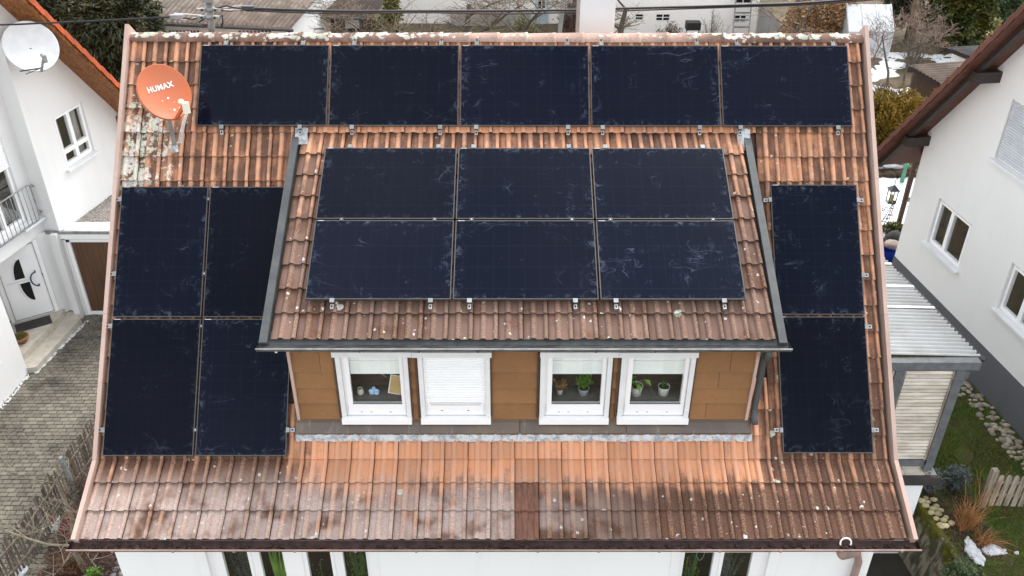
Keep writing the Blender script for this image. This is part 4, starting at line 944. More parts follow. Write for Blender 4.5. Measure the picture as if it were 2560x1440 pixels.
# plants and paper stars behind the wide lower windows
def star(label, c, r):
    m = MB(); c = Vector(c)
    for i in range(18):
        d = Vector((random.gauss(0,1),random.gauss(0,1)*.6-.3,random.gauss(0,1))).normalized(); s = d.orthogonal().normalized()*r*.22; t = d.cross(s); m.add([c+s,c+t,c-s,c-t,c+d*r], [(0,1,4),(1,2,4),(2,3,4),(3,0,4)])
    return tag(m.build('paper_star', 'star_paper'), label, 'star')
LY = FWY+.24; LZ = 1.45
star('pale pink paper star hanging in the leftmost lower window light', (.70,LY-.02,2.76), .075); star('second paper star at the top edge of the leftmost lower light', (.565,LY,2.91), .06)
potted('grey green feathery plant in the leftmost lower window light', .60,LY+.02,LZ,.09,.15,'pot_white','lavender','bush',60,1.25,.2)
potted('tall strap leaved plant in the second lower window light', 1.10,LY,LZ,.09,.15,'pot_grey','houseplant','strap',26,1.28,.20)
potted('thin stemmed plant in the third lower window light', 1.62,LY,LZ,.07,.12,'pot_white','houseplant_dark','bush',12,1.25,.14)
potted('round leaved dark jade plant in the fourth lower window light', 2.15,LY+.03,LZ,.09,.15,'pot_white','houseplant_dark','bush',80,1.30,.19)
potted('bushy green plant in the right lower window', 6.56,LY,LZ,.09,.15,'pot_white','houseplant_dark','bush',50,1.05,.18)
potted('pale frosted plant behind the right light of the lower right window', 7.08,LY+.03,LZ,.1,.15,'pot_white','lavender','bush',60,1.3,.18)
m = MB(); m.tube([(6.66+.05*math.sin(t),LY-.08,2.72+.14*-math.cos(t)) for t in [2*math.pi*i/20 for i in range(21)]],.004,4); tag(m.build('wire_ornament','alu'), 'almond shaped wire ornament hanging in the lower right window', 'ornament')
# ============================================================ LEFT NEIGHBOUR
random.seed(31)
dl = Vector((.2293,.9734)); nl = Vector((.9734,-.2293)); A0 = Vector((-5.77,5.589)); t0 = A0.dot(dl); OL = A0-dl*t0
RZL = math.atan2(-.2293,.9734)
ML = Matrix.LocRotScale(Vector((OL.x,OL.y,0)), Matrix.Rotation(RZL,3,'Z').to_quaternion(), None)   # local x outward, y along the wall
lh = thing('neighbour_house', 'white neighbouring house at the left edge with orange verge tiles', 'house', (OL.x,OL.y,0), RZL)
def LB(): m = MB(); m.M = ML; return m
SL = 1.25; CL = 12.475; sof = lambda t: CL-SL*t
TE = 8.45                                                   # far corner of the wall
winL = (4.73, 5.73, 3.45, 4.66); balW = (2.35, 3.58, 2.72, 4.75)
m = LB(); strip_wall(m, (3.96, TE), 0, sof, [winL], lambda t, z: (0,t,z))
for (a,b_),(c,d) in (((winL[0],winL[2]),(winL[0],winL[3])),((winL[1],winL[3]),(winL[1],winL[2])),((winL[0],winL[3]),(winL[1],winL[3])),((winL[1],winL[2]),(winL[0],winL[2]))):
    m.quad((0,a,b_),(0,c,d),(-.13,c,d),(-.13,a,b_))
m.quad((0,TE,0),(0,TE,sof(TE)),(-6,TE,sof(TE)),(-6,TE,0)); m.quad((0,3.96,2.27),(-.36,3.96,2.27),(-.36,3.96,sof(3.96)),(0,3.96,sof(3.96)))
strip_wall(m, (-3, 3.96), 2.27, lambda t: sof(3.9)+.1, [balW], lambda t, z: (-.36,t,z))
for (a,b_),(c,d) in (((balW[0],balW[2]),(balW[0],balW[3])),((balW[1],balW[3]),(balW[1],balW[2])),((balW[1],balW[2]),(balW[0],balW[2]))):
    m.quad((-.36,a,b_),(-.36,c,d),(-.5,c,d),(-.5,a,b_))
m.quad((-.36,-3,2.27),(-.36,3.96,2.27),(-3,3.96,2.27),(-3,-3,2.27)); m.quad((-.36,3.96,2.27),(0,3.96,2.27),(0,4.2,2.27),(-.36,4.2,2.27))
m.build('wall', 'plaster_warm', lh)
# ground floor: projecting wall left of the porch, porch walls
m = MB(); m.quad((-6.17,3.27,0),(-6.17,3.27,2.3),(-6.5,-2.2,2.3),(-6.5,-2.2,0)); m.quad((-6.17,3.27,0),(-7.3,3.75,0),(-7.3,3.75,2.3),(-6.17,3.27,2.3)); m.quad((-6.17,3.27,2.3),(-7.3,3.75,2.3),(-7.3,-2.2,2.3),(-6.5,-2.2,2.3))
m.quad((-7.3,3.75,0),(-7.3,4.50,0),(-7.3,4.50,2.3),(-7.3,3.75,2.3))
m.quad((-6.29,5.20,.2),(-6.10,5.42,.2),(-6.10,5.42,2.3),(-6.29,5.20,2.3)); m.quad((-6.10,5.42,.2),(-5.86,5.44,0),(-5.86,5.44,2.3),(-6.10,5.42,2.3)); m.quad((-7.45,4.46,.3),(-7.07,4.70,.3),(-7.07,4.70,2.3),(-7.45,4.46,2.3)); m.quad((-7.07,4.70,2.20),(-6.29,5.20,2.20),(-6.29,5.20,2.35),(-7.07,4.70,2.35))
m.build('porch_wall', 'plaster_warm', lh)
m = MB(); m.prism([(-5.98,5.30),(-5.84,5.30),(-5.84,5.46),(-5.98,5.46)], 0, 2.27); m.build('porch_pillar', 'plaster_warm', lh)
# small window in the projecting wall
m = MB(); m.box(-6.33,-6.20,1.95-.3,2.95-.3,.78,.84); m.build('window_sill', 'white_metal', lh)
m = MB(); m.bar((-6.212,2.55,1.35),(-6.262,1.75,1.35),.02,1.0); wv_ = m.build('window', 'white_pvc', lh); m = MB(); m.bar((-6.200,2.48,1.35),(-6.250,1.82,1.35),.02,.86); m.build('pane', 'room', wv_)

def nb_window(par, M, side, t0_, t1_, z0, z1, mull, transom, label, inner='room', depth=1.2, sillk=.09, k0=0.):
    """window in a wall lying at local x=k0; side=+1 if outward is +x"""
    m = MB(); m.M = M; X = lambda d: (k0-side*d)
    def bx(mb, d0, d1, a, b_, c, d): mb.box(min(X(d0),X(d1)), max(X(d0),X(d1)), a, b_, c, d)
    bx(m,.06,.13,t0_,t1_,z0,z0+.05); bx(m,.06,.13,t0_,t1_,z1-.05,z1); bx(m,.06,.13,t0_,t0_+.05,z0+.05,z1-.05); bx(m,.06,.13,t1_-.05,t1_,z0+.05,z1-.05)
    w = m.build('window', 'white_pvc', par); w['label'] = label
    ts = [t0_+.05]+list(mull)+[t1_-.05]; zs = [z0+.05]+list(transom)+[z1-.05]
    for a, b_ in zip(ts, ts[1:]):
        for c, d in zip(zs, zs[1:]):
            f = MB(); f.M = M; q = .05
            bx(f,.035,.11,a,b_,c,c+q); bx(f,.035,.11,a,b_,d-q,d); bx(f,.035,.11,a,a+q,c+q,d-q); bx(f,.035,.11,b_-q,b_,c+q,d-q); f.build('sash', 'white_pvc', w)
            g = MB(); g.M = M; bx(g,.07,.076,a+q,b_-q,c+q,d-q); g.build('pane', 'window_glass', w)
    s = MB(); s.M = M; bx(s,-sillk,.06,t0_-.05,t1_+.05,z0-.05,z0-.004); s.build('sill', 'white_metal', w)
    r = MB(); r.M = M; a, b_ = X(.14), X(.14+depth)
    for q in (((b_,t0_,z0),(b_,t1_,z0),(b_,t1_,z1),(b_,t0_,z1)),((a,t0_,z0),(b_,t0_,z0),(b_,t0_,z1),(a,t0_,z1)),((a,t1_,z0),(b_,t1_,z0),(b_,t1_,z1),(a,t1_,z1)),((a,t0_,z0),(b_,t0_,z0),(b_,t1_,z0),(a,t1_,z0)),((a,t0_,z1),(b_,t0_,z1),(b_,t1_,z1),(a,t1_,z1))): r.quad(*q)
    r.build('room', inner, w); return w
def curtains(w, M, side, spans, z0, z1, d=.2, mat='curtain', k0=0.):
    for a, b_ in spans:
        m = MB(); m.M = M; n = 14; vs = []
        for i in range(n+1): tt = a+(b_-a)*i/n; xx = k0-side*(d+.02*math.sin(i*1.9)); vs += [(xx,tt,z0),(xx,tt,z1)]
        m.add(vs, [(2*i,2*i+2,2*i+3,2*i+1) for i in range(n)]); m.build('curtain', mat, w, True)
w = nb_window(lh, ML, 1, *winL, [5.23], [3.80], 'four pane window in the gable wall of the left house'); curtains(w, ML, 1, [(4.78,5.05),(5.45,5.66)], 3.5, 4.6)
w = nb_window(lh, ML, 1, balW[0], balW[1], 2.72, 4.55, [2.98], [], 'balcony door window of the left house with half lowered shutter', k0=-.36); curtains(w, ML, 1, [(3.02,3.25)], 2.8, 4.5, k0=-.36)
for i in range(15):
    z = 3.97+i*.052; m = LB(); m.add([(-.40+q,tt,zz) for tt in (balW[0],balW[1]) for q,zz in ((0,z),(.012,z+.02),(.010,z+.038),(0,z+.051))], [(0,4,5,1),(1,5,6,2),(2,6,7,3)]); m.build('shutter_slat', 'shutter', w)
# French balcony rail
rl = thing('balcony_rail', 'grey steel balcony rail in front of the left house window', 'railing', tuple(ML @ Vector((-.25,3.8,2.6))))
m = LB(); z0, z1 = 2.66, 3.50; m.tube([(-.24,2.0,z1),(-.24,3.72,z1),(-.24,3.78,z1-.03),(-.24,3.80,z1-.09),(-.24,3.80,z0+.09),(-.24,3.78,z0+.03),(-.24,3.72,z0),(-.24,2.0,z0)], .017, 8); m.build('rail_frame', 'zinc_light', rl, True)
for i in range(13):
    m = LB(); tt = 3.68-i*.125; m.tube([(-.24,tt,z0),(-.24,tt,z1)], .008, 6); m.build('baluster', 'zinc_light', rl, True)
for z in (z0+.12, z1-.10):
    m = LB(); m.tube([(-.24,3.80,z),(-.24,3.90,z),(-.34,3.93,z)], .012, 6); m.build('wall_hook', 'zinc_light', rl, True)
m = LB(); m.box(-.36,-.22,3.3,3.93,2.60,2.645); m.build('ledge', 'white_metal', rl); 
# roof with overhang: soffit boards, barge board, verge tiles, purlin ends
OV = .66; r = LB(); e = TE+.75
r.add([(OV-.02,2.4,sof(2.4)+.03),(OV-.02,e,sof(e)+.03),(-6,e,sof(e)+.03),(-6,2.4,sof(2.4)+.03),(OV-.02,2.4,sof(2.4)+.2),(OV-.02,e,sof(e)+.2),(-6,e,sof(e)+.2),(-6,2.4,sof(2.4)+.2)], [(0,1,2,3),(7,6,5,4),(0,4,5,1),(1,5,6,2),(2,6,7,3),(3,7,4,0)])
rl_ = r.build('roof', 'roof_orange', lh)
for i in range(16):                                          # tongue and groove soffit boards running down the slope
    a = .02+i*.04
    m = LB(); m.add([(x_,t,sof(t)+dz) for x_ in (a+.001,a+.039) for t,dz in ((2.4,0),(e-.02,0),(e-.02,.025),(2.4,.025))], [(0,4,5,1),(0,1,2,3),(4,7,6,5),(1,5,6,2)]); m.build('soffit_board', 'wood_honey', rl_)
m = LB(); m.add([(x_,t,sof(t)+dz) for x_ in (OV-.02,OV+.012) for t,dz in ((2.4,-.02),(e,-.02),(e,.21),(2.4,.21))], [(0,1,2,3),(7,6,5,4),(0,4,5,1),(1,5,6,2),(2,6,7,3),(3,7,4,0)]); m.build('barge_board', 'wood_honey', rl_)
L_ = .205; t = 2.5; vt = None; sl = math.atan(SL)
while t < e-.02:
    mm = MB(); mm.M = ML @ Matrix.Translation((OV+.012,t,sof(t)+.225)) @ Matrix.Rotation(-sl,4,'X') @ Matrix.Rotation(random.uniform(-.01,.01),4,'Z')
    ln = L_*math.sqrt(1+SL*SL)
    mm.add([(-.18,-.02,.025),(.03,-.02,.03),(.045,-.02,.015),(.045,-.02,-.08),(.03,-.02,-.08),(-.18,ln,.0),(.03,ln,.005),(.045,ln,-.01),(.045,ln,-.105),(.03,ln,-.105)], [(0,5,6,1),(1,6,7,2),(2,7,8,3),(3,8,9,4),(5,0,1,2,3,4)[::-1][:3],(9,8,7,6,5)]); mm.build('verge_tile', 'roof_orange', rl_); t += L_
for t, z in ((6.84,5.34-.30),):
    m = LB(); tt = t-.05; zz = sof(tt)-.19; m.box(-.05,.46,tt-.09,tt+.09,zz-.11,zz+.10); m.add([(.46,tt-.09,zz-.07),(.46,tt+.09,zz-.07),(.52,tt+.07,zz-.02),(.52,tt-.07,zz-.02),(.52,tt+.07,zz+.10),(.52,tt-.07,zz+.10),(.46,tt+.09,zz+.10),(.46,tt-.09,zz+.10)], [(0,1,2,3),(3,2,4,5),(5,4,6,7),(0,3,5,7),(1,6,4,2)]); m.build('purlin', 'wood_honey', lh)
# white dish on the gable
DCL = Vector((-5.24,5.439,6.44)); o, P, ux, uy, n = dish('satellite_dish', 'large white satellite dish on the gable wall of the left house', DCL, 42, 31, .49, 'dish_white', 1.0, tuple(DCL), lnb_mat='zinc_light')
bk = ML @ Vector((0, (DCL.xy.dot(dl))+.35, DCL.z-.1)); m = MB(); m.tube([P(0,0,-.1), P(0,-.05,-.25), bk], .03, 8); m.build('wall_arm', 'zinc_light', o, True)
m = MB(); m.bar(P(-.38,-.42,.0),P(-.02,-.47,.1),.02,.02); m.bar(P(-.30,-.50,.0),P(-.02,-.47,.1),.012,.012); m.build('support_rods', 'dark_metal', o)
# entrance: door with two curved lights, bow handle
dr = MB(); D0 = Vector((-7.05,4.712,.34)); D1 = Vector((-6.30,5.190,.34)); dd_ = (D1-D0).normalized(); dn = Vector((dd_.y,-dd_.x,0))
MD = Matrix.Identity(4); MD.col[0][:3] = tuple(dd_); MD.col[1][:3] = tuple(-dn); MD.col[2][:3] = (0,0,1); MD.col[3][:3] = tuple(D0); DWd = (D1-D0).length
def DB(): m = MB(); m.M = MD; return m
m = DB(); m.box(-.05,DWd+.05,-.03,.05,0,1.90); dr = m.build('door', 'white_pvc', lh); dr['label'] = 'white front door with two dark curved lights'
m = DB(); frame_bars(m, .035, DWd-.035, .03, 1.84, -.045, -.031, .012); m.build('door_rebate', 'zinc_light', dr)
def curve_poly(pts, y, mb): mb.add([(a,y,z) for a,z in pts], [tuple(range(len(pts)))])
for s in (1,-1):
    zc = .98+s*.06; pts = [(.34,zc)]; 
    pts = [(.50,zc),(.30,zc)]+[(.30+.20*math.sin(q)*1.0, zc+s*.50*math.sin(q*.98)**1.0) if False else (.30+.20*(1-math.cos(q)), zc+s*.48*math.sin(q)) for q in [math.pi/2*i/8 for i in range(1,9)]]
    if s < 0: pts = [(a+.06,z) for a,z in pts][::-1]
    m = DB(); curve_poly(pts, -.034, m); m.build('door_light', 'room', dr)
    m = DB(); m.tube([(a-.025,-.036,z) for a,z in (pts[1:] if s > 0 else pts[:-1])], .008, 4); m.build('light_trim', 'white_metal', dr)
m = DB(); m.tube([(.72,-.035,.80),(.72,-.10,.80)]+[(.72-.13*math.sin(q),-.10,.975-.175*math.cos(q)) for q in [math.pi*i/12 for i in range(13)]]+[(.72,-.035,1.15)], .016, 8); m.build('door_handle', 'blue_dark', dr, True)
m = DB(); m.box(.10,.55,-.036,-.032,.955,1.005); m.build('door_band', 'white_metal', dr)
m = DB(); m.box(DWd-.055,DWd-.03,-.045,-.031,1.0,1.04); m.build('lock', 'dark_metal', dr)
# steps
m = MB(); m.prism([(-6.17,3.25),(-5.98,3.30),(-5.76,5.13),(-5.90,5.30),(-6.10,5.42),(-7.3,4.6),(-7.3,3.78)], 0, .165); st = m.build('entrance_steps', 'marble', lh)
m = MB(); m.prism([(-6.33,3.36),(-6.14,5.06),(-6.16,5.28),(-6.30,5.20),(-7.05,4.72),(-7.3,4.55),(-7.3,3.78)], .165, .33); m.build('upper_step', 'marble', st)
m = MB(); Mm = Matrix.Translation((-6.60,4.72,.33)) @ Matrix.Rotation(math.atan2(dd_.y,dd_.x),4,'Z'); m.M = Mm; m.box(-.40,.34,-.24,.12,.0,.014); tag(m.build('door_mat', 'mat_dark'), 'dark door mat in front of the white front door', 'door mat')
o = thing('planter_bowl', 'round planter with yellow green heather on the entrance step', 'planter', (-6.55,3.98,.33)); m = MB(); m.lathe([(0,0),(.10,0),(.17,.10),(.18,.15),(.16,.15),(.14,.11),(0,.11)], (-6.55,3.98,.33), 18); m.build('bowl', 'terracotta', o, True); m = MB()
for i in range(150): a = random.uniform(0,6.28); q = random.uniform(0,.14); p = Vector((-6.55+q*math.cos(a),3.98+q*math.sin(a),.45)); leaf(m, p, Vector((random.uniform(-.5,.5),random.uniform(-.5,.5),1)), Vector((1,0,0)), random.uniform(.06,.13), .018)
m.build('foliage', 'moss_leaf', o)
o = thing('blue_bin', 'dark blue letter box beside the white front door', 'letter box', (-6.95,4.25,.35)); m = MB(); m.box(-7.02,-6.86,4.10,4.30,.33,.62); m.build('body', 'blue_dark', o); m = MB(); m.box(-7.04,-6.84,4.08,4.32,.62,.66); m.build('lid', 'blue_dark', o)

# garage
ga = thing('garage', 'flat roofed white garage with brown wooden door and gravel roof', 'garage', (-4.9,5.46,0))
m = MB(); m.box(-5.86,-5.76,5.462,5.9,0,2.27); m.box(-5.86,-3.2,5.462,5.9,2.06,2.27); m.box(-3.3,-3.2,5.462,11,0,2.06); m.box(-5.86,-3.2,5.9,11,1.9,2.2); m.build('wall', 'plaster_warm', ga)
m = MB(); m.box(-6.12,-3.1,5.40,5.46,2.235,2.30); m.build('roof_edge', 'zinc_light', ga); m = MB(); m.box(-6.05,-3.15,5.425,5.46,2.10,2.236); m.build('fascia', 'white_pvc', ga)
m = MB(); m.box(-5.76,-5.68,5.48,5.60,0,2.06); m.box(-5.76,-3.3,5.48,5.60,1.99,2.06); m.box(-5.70,-3.3,5.50,5.60,-.0,.10); fr = m.build('door_frame', 'white_pvc', ga)
for i in range(20):
    x0 = -5.68+i*.115; m = MB(); m.box(x0+.0015,x0+.1135,5.53+.002*(i%2),5.58,.10,1.99); m.build('door_plank', 'garage_wood', fr)
m = MB(); m.box(-5.85,-3.2,5.47,10.9,2.2,2.24); m.build('roof', 'gravel', ga); m = MB()
for i in range(5200):
    x_ = random.uniform(-5.85,-3.9); y_ = random.uniform(5.5,8.9); s = random.uniform(.010,.026); z_ = 2.24+s*.3; a = random.uniform(0,3); ca, sa = math.cos(a)*s, math.sin(a)*s*random.uniform(.6,1)
    m.add([(x_+ca,y_+sa,z_),(x_-sa,y_+ca,z_),(x_-ca,y_-sa,z_),(x_+sa,y_-ca,z_),(x_,y_,z_+s*.6)], [(0,1,4),(1,2,4),(2,3,4),(3,0,4)])
g = m.build('roof_gravel', 'gravel', ga); g['kind'] = 'stuff'

# ============================================================ RIGHT NEIGHBOUR
dr_ = Vector((-.1415,.9899)); a_ = Vector((13.117,5.977)); ta = a_.dot(dr_); OR_ = a_-dr_*ta; RZR = math.atan2(.1415,.9899)
MR = Matrix.LocRotScale(Vector((OR_.x,OR_.y,0)), Matrix.Rotation(RZR,3,'Z').to_quaternion(), None)    # local -x is outward
rh = thing('neighbour_house', 'white neighbouring house at the right edge with dark brown eaves', 'house', (OR_.x,OR_.y,0), RZR)
def RB(): m = MB(); m.M = MR; return m
CR, SR = 9.5286, 1.2532; sor = lambda t: CR-SR*t
GR = .42; wA = (1.90,3.11,2.28,3.35); wB = (-.67,.54,2.25,3.29); wC = (.68,1.88,4.82,6.0); TEr = 4.07
m = RB(); strip_wall(m, (-3.2, TEr), 1.35, sor, [wA,wB,wC], lambda t, z: (0,t,z))
for h in (wA,wB,wC):
    for (a,b_),(c,d) in (((h[0],h[2]),(h[0],h[3])),((h[1],h[3]),(h[1],h[2])),((h[0],h[3]),(h[1],h[3])),((h[1],h[2]),(h[0],h[2]))): m.quad((0,a,b_),(0,c,d),(.13,c,d),(.13,a,b_))
m.quad((0,TEr,.3),(0,TEr,sor(TEr)),(6,TEr,sor(TEr)),(6,TEr,.3)); m.build('wall', 'plaster_grey', rh)
m = RB(); m.box(-.012,6,-3.2,TEr+.01,.1,1.35); m.build('plinth', 'plinth', rh)
w = nb_window(rh, MR, -1, *wA, [2.58], [], 'two pane window in the right house, half with a dark screen'); curtains(w, MR, -1, [(2.62,3.03)], 2.3, 3.3, .22, 'room')
w = nb_window(rh, MR, -1, *wB, [-.05], [], 'window of the right house at the right edge of the picture')
w = nb_window(rh, MR, -1, *wC, [], [], 'shuttered upper window in the right house gable')
for i in range(22):
    z = 4.86+i*.05; m = RB(); m.add([(.03-q,tt,zz) for tt in (wC[0]+.03,wC[1]-.03) for q,zz in ((0,z),(.012,z+.02),(.010,z+.036),(0,z+.049))], [(0,1,5,4),(1,2,6,5),(2,3,7,6)]); m.build('shutter_slat', 'shutter_grey', w)
OVR = .70; e = 5.05
m = RB(); m.add([(-OVR+.02,-3.2,sor(-3.2)+.03),(-OVR+.02,e,sor(e)+.03),(6,e,sor(e)+.03),(6,-3.2,sor(-3.2)+.03),(-OVR+.02,-3.2,sor(-3.2)+.13),(-OVR+.02,e,sor(e)+.13),(6,e,sor(e)+.13),(6,-3.2,sor(-3.2)+.13)], [(3,2,1,0),(4,5,6,7),(1,0,4,5),(2,1,5,6),(3,2,6,7),(0,3,7,4)]); rr = m.build('roof', 'roof_brown', rh)
t = -1.0; bw = .115/math.sqrt(1+SR*SR); SB = []
while t < e-.03:                                            # soffit boards across the overhang (parallel to the ridge)
    m = RB(); t1 = min(t+bw-.004, e-.02); m.add([(x_,tt,sor(tt)+dz) for x_ in (-OVR+.03,.02) for tt,dz in ((t,0),(t1,0),(t1,.02),(t,.02))], [(0,1,5,4),(0,4,7,3),(1,2,6,5)]); m.build('soffit_board', 'wood_soffit', rr); t += bw
m = RB(); m.add([(x_,tt,sor(tt)+dz) for x_ in (-.46,-.34) for tt,dz in ((-3,-.14),(e-.15,-.14),(e-.15,.0),(-3,.0))], [(0,1,5,4),(0,3,2,1),(4,5,6,7),(1,2,6,5)]); m.build('barge_rafter', 'wood_dark', rr)
m = RB(); m.add([(x_,tt,sor(tt)+dz) for x_ in (-OVR,-OVR+.03) for tt,dz in ((-3,-.02),(e,-.02),(e,.13),(-3,.13))], [(0,4,5,1),(0,1,2,3),(7,6,5,4),(1,5,6,2),(2,6,7,3)]); m.build('barge_board', 'wood_soffit', rr)
t = -1.2; sl = math.atan(SR); L_ = .215
while t < e-.02:
    mm = MB(); mm.M = MR @ Matrix.Translation((-OVR,t,sor(t)+.15)) @ Matrix.Rotation(-sl,4,'X') @ Matrix.Rotation(random.uniform(-.008,.008),4,'Z'); ln = L_*math.sqrt(1+SR*SR)
    mm.add([(.2,-.02,.03),(-.02,-.02,.03),(-.035,-.02,.015),(-.035,-.02,-.085),(-.02,-.02,-.085),(.2,ln,.0),(-.02,ln,.0),(-.035,ln,-.015),(-.035,ln,-.115),(-.02,ln,-.115)], [(0,1,6,5),(1,2,7,6),(2,3,8,7),(3,4,9,8),(5,6,7,8,9)]); mm.build('verge_tile', 'roof_brown', rr); t += L_
for tt in (2.45, 4.02):
    m = RB(); zz = sor(tt)-.20; m.box(-.52,.02,tt-.10,tt+.10,zz-.12,zz+.09); m.build('purlin', 'wood_dark', rh)
m = MB(); m.tube([(14.5,9.0,.40),(14.5,9.0,3.45)], .07, 8); m.build('porch_post', 'wood_brown', rh)
m = MB(); m.bar((14.5,9.0,3.40),(13.25,6.1,3.75),.12,.14); m.build('porch_beam', 'wood_dark', rh)
m = MB(); m.bar((14.5,9.0,2.55),(14.95,8.7,1.75),.08,.14); m.bar((14.95,8.7,1.75),(15.05,8.6,1.1),.08,.12); m.build('porch_brace', 'zinc', rh)
# wall lamp plate near the edge
# ============================================================ CARPORT / COVERED TERRACE
cp = thing('carport', 'grey timber carport with white corrugated roof beside the house', 'carport', (10.2,-.9,1.4))
CPY = -1.05
m = MB(); ph = .0; x0, x1 = 9.0, 11.40; y0, y1 = -.92, 3.2; n = 330; vs = []
for i in range(n+1):
    yy = y0+(y1-y0)*i/n; xr = x1-(yy-y0)*.153; z = 3.66+.022*math.sin(2*math.pi*(yy-y0)/.10)
    vs += [(x0,yy,z+.06),(xr,yy,z),(x0,yy,z+.054),(xr,yy,z-.006)]
fs = [(4*i,4*i+1,4*i+5,4*i+4) for i in range(n)]+[(4*i+2,4*i+6,4*i+7,4*i+3) for i in range(n)]+[(4*i+1,4*i+3,4*i+7,4*i+5) for i in range(n)]+[(0,2,3,1)]
m.add(vs, fs, .5); cr_ = m.build('corrugated_roof', 'corr_white', cp, True)
for yy in (.35, 1.0, 1.75, 2.5):
    m = MB(); xr = x1-(yy-y0)*.153; m.add([(x0,yy,3.748),(xr,yy,3.688),(xr,yy+.06,3.69),(x0,yy+.06,3.75)], [(0,1,2,3)]); m.build('overlap_seam', 'white_metal', cr_)
m = MB(); m.box(9.0,11.36,CPY-.02,CPY+.12,3.50,3.648); m.build('front_beam', 'wood_grey_paint', cp); m = MB(); m.box(9.0,11.25,CPY+.01,CPY+.09,3.30,3.46); m.build('header', 'wood_grey_paint', cp)
m = MB(); m.tube([(11.43,-.97,3.62),(11.05,1.5,3.62)], .045, 8); m.build('side_gutter', 'dark_metal', cp, True)
for xa, name in ((11.07,'post'),(10.14,'post')):
    m = MB(); m.box(xa-.07,xa+.07,CPY-.06,CPY+.08,1.43,3.50); m.build(name, 'wood_grey_paint', cp)
for xa in (11.07, 10.14):
    m = MB(); m.box(xa-.085,xa+.085,CPY-.075,CPY+.095,3.24,3.34); m.build('post_collar', 'wood_grey_paint', cp)
m = MB(); m.box(9.0,11.0,CPY-.03,CPY+.06,1.50,1.64); m.build('bottom_rail', 'wood_grey_paint', cp); m = MB(); m.box(11.0,11.14,CPY-.07,CPY+.09,1.55,1.66); m.build('post_foot', 'wood_grey_paint', cp)
for xs, xe in ((10.215,10.995),(9.1,10.06)):
    for i in range(26):
        z = 1.655+i*.0705; m = MB(); m.add([(xx,yy,zz) for xx in (xs,xe) for yy,zz in ((CPY-.018,z),(CPY-.026,z+.008),(CPY-.026,z+.052),(CPY-.018,z+.058),(CPY+.004,z+.058),(CPY+.004,z))], [(0,6,7,1),(1,7,8,2),(2,8,9,3),(3,9,10,4),(5,11,6,0),(0,1,2,3,4,5),(11,10,9,8,7,6)]); m.build('slat', 'wood_slat', cp)
    m = MB(); m.box(xs,xe,CPY+.012,CPY+.02,1.65,3.48); m.build('slat_backing', 'wood_dark', cp)
    for xx in (xe-.03, xs):
        m = MB(); m.box(xx,xx+.03,CPY-.04,CPY-.02,1.65,3.49); m.build('slat_batten', 'wood_weathered', cp)
# terrace block that carries it
te = thing('terrace_block', 'white rendered terrace base with dark edge board under the carport', 'terrace', (10.2,-1.0,0)); m = MB(); m.box(8.84,11.10,CPY-.04,3.4,-.7,1.17); m.build('wall', 'plaster', te); m = MB(); m.box(8.95,11.28,CPY-.16,CPY-.10,1.19,1.37); m.build('edge_board', 'slab_edge', te); m = MB(); m.box(8.95,11.24,CPY-.10,3.4,1.172,1.36); m.build('slab', 'concrete_grey', te)
for i in range(6):
    xa = 9.1+i*.40
    if xa < 10.9: m = MB(); m.box(xa+.004,min(xa+.396,11.02),CPY-.10,CPY+.28,1.362,1.395); m.build('paving_slab', 'marble', te)
for i in range(26):
    m = MB(); m.blob((random.uniform(11.03,11.22),random.uniform(CPY-.09,CPY+.2),1.38),.022,.022,.018,i,.3,1); m.build('pebble', 'stone', te)
# ============================================================ GROUND
random.seed(41)
m = MB(); hx0, hx1, hy0, hy1 = 8.0, 11.22, -6., -.9      # sunken path beside the house is left open
for q in ((-150,hx0,-80,250),(hx1,150,-80,250),(hx0,hx1,-80,hy0),(hx0,hx1,hy1,250)): m.quad((q[0],q[2],-.02),(q[1],q[2],-.02),(q[1],q[3],-.02),(q[0],q[3],-.02))
m.quad((hx0,hy0,-.02),(hx1,hy0,-.02),(hx1,hy0,-.75),(hx0,hy0,-.75)); structure(m.build('ground', 'ground_mat'))
m = MB(); m.box(-6.25,-3.55,-2.6,5.48,-.1,.0); drv = structure(m.build('driveway', 'joint'))
pv = []; r = 0; yy = 5.40; PWd, PHt = .168, .108
while yy > -2.6:
    x_ = -6.2+(r%2)*PWd/2-PWd
    while x_ < -3.6:
        if x_+PWd > -6.2: pv.append((x_, yy))
        x_ += PWd
    yy -= PHt; r += 1
pv.sort(key=lambda q: (Vector((q[0],q[1],0))-CAMP).length)
def vis(q):   # seen from the drone: right of the porch wall and left of the fence
    return q[1] > -2.2
vs_ = [(0,0,0),(1,0,0),(1,1,0),(0,1,0)]
def paver_geo(w, h, z=.026, bv=.007): return ([(0,0,0),(w,0,0),(w,h,0),(0,h,0),(bv*.2,bv*.2,z-bv),(w-bv*.2,bv*.2,z-bv),(w-bv*.2,h-bv*.2,z-bv),(bv*.2,h-bv*.2,z-bv),(bv,bv,z),(w-bv,bv,z),(w-bv,h-bv,z),(bv,h-bv,z)], [(8,9,10,11)]+[(i,(i+1)%4,4+(i+1)%4,4+i) for i in range(4)]+[(4+i,4+(i+1)%4,8+(i+1)%4,8+i) for i in range(4)])
gv, gf = paver_geo(PWd-.009, PHt-.009); pme = MB().add(gv, gf, 0).mesh('paver', 'paver')
cand = [q for q in pv if q[0] < -3.72 and q[1] > -2.0 and (q[0]+6.2) > -(q[1]-1.0)*.0]
for q in cand[:300]: link('paver', pme, drv, mw=Matrix.Translation((q[0],q[1],random.uniform(-.004,.003))) @ Matrix.Rotation(random.uniform(-.012,.012),4,'Z') @ Matrix.Rotation(random.uniform(-.015,.015),4,'X'))
solo = set(cand[:300]); m = MB()
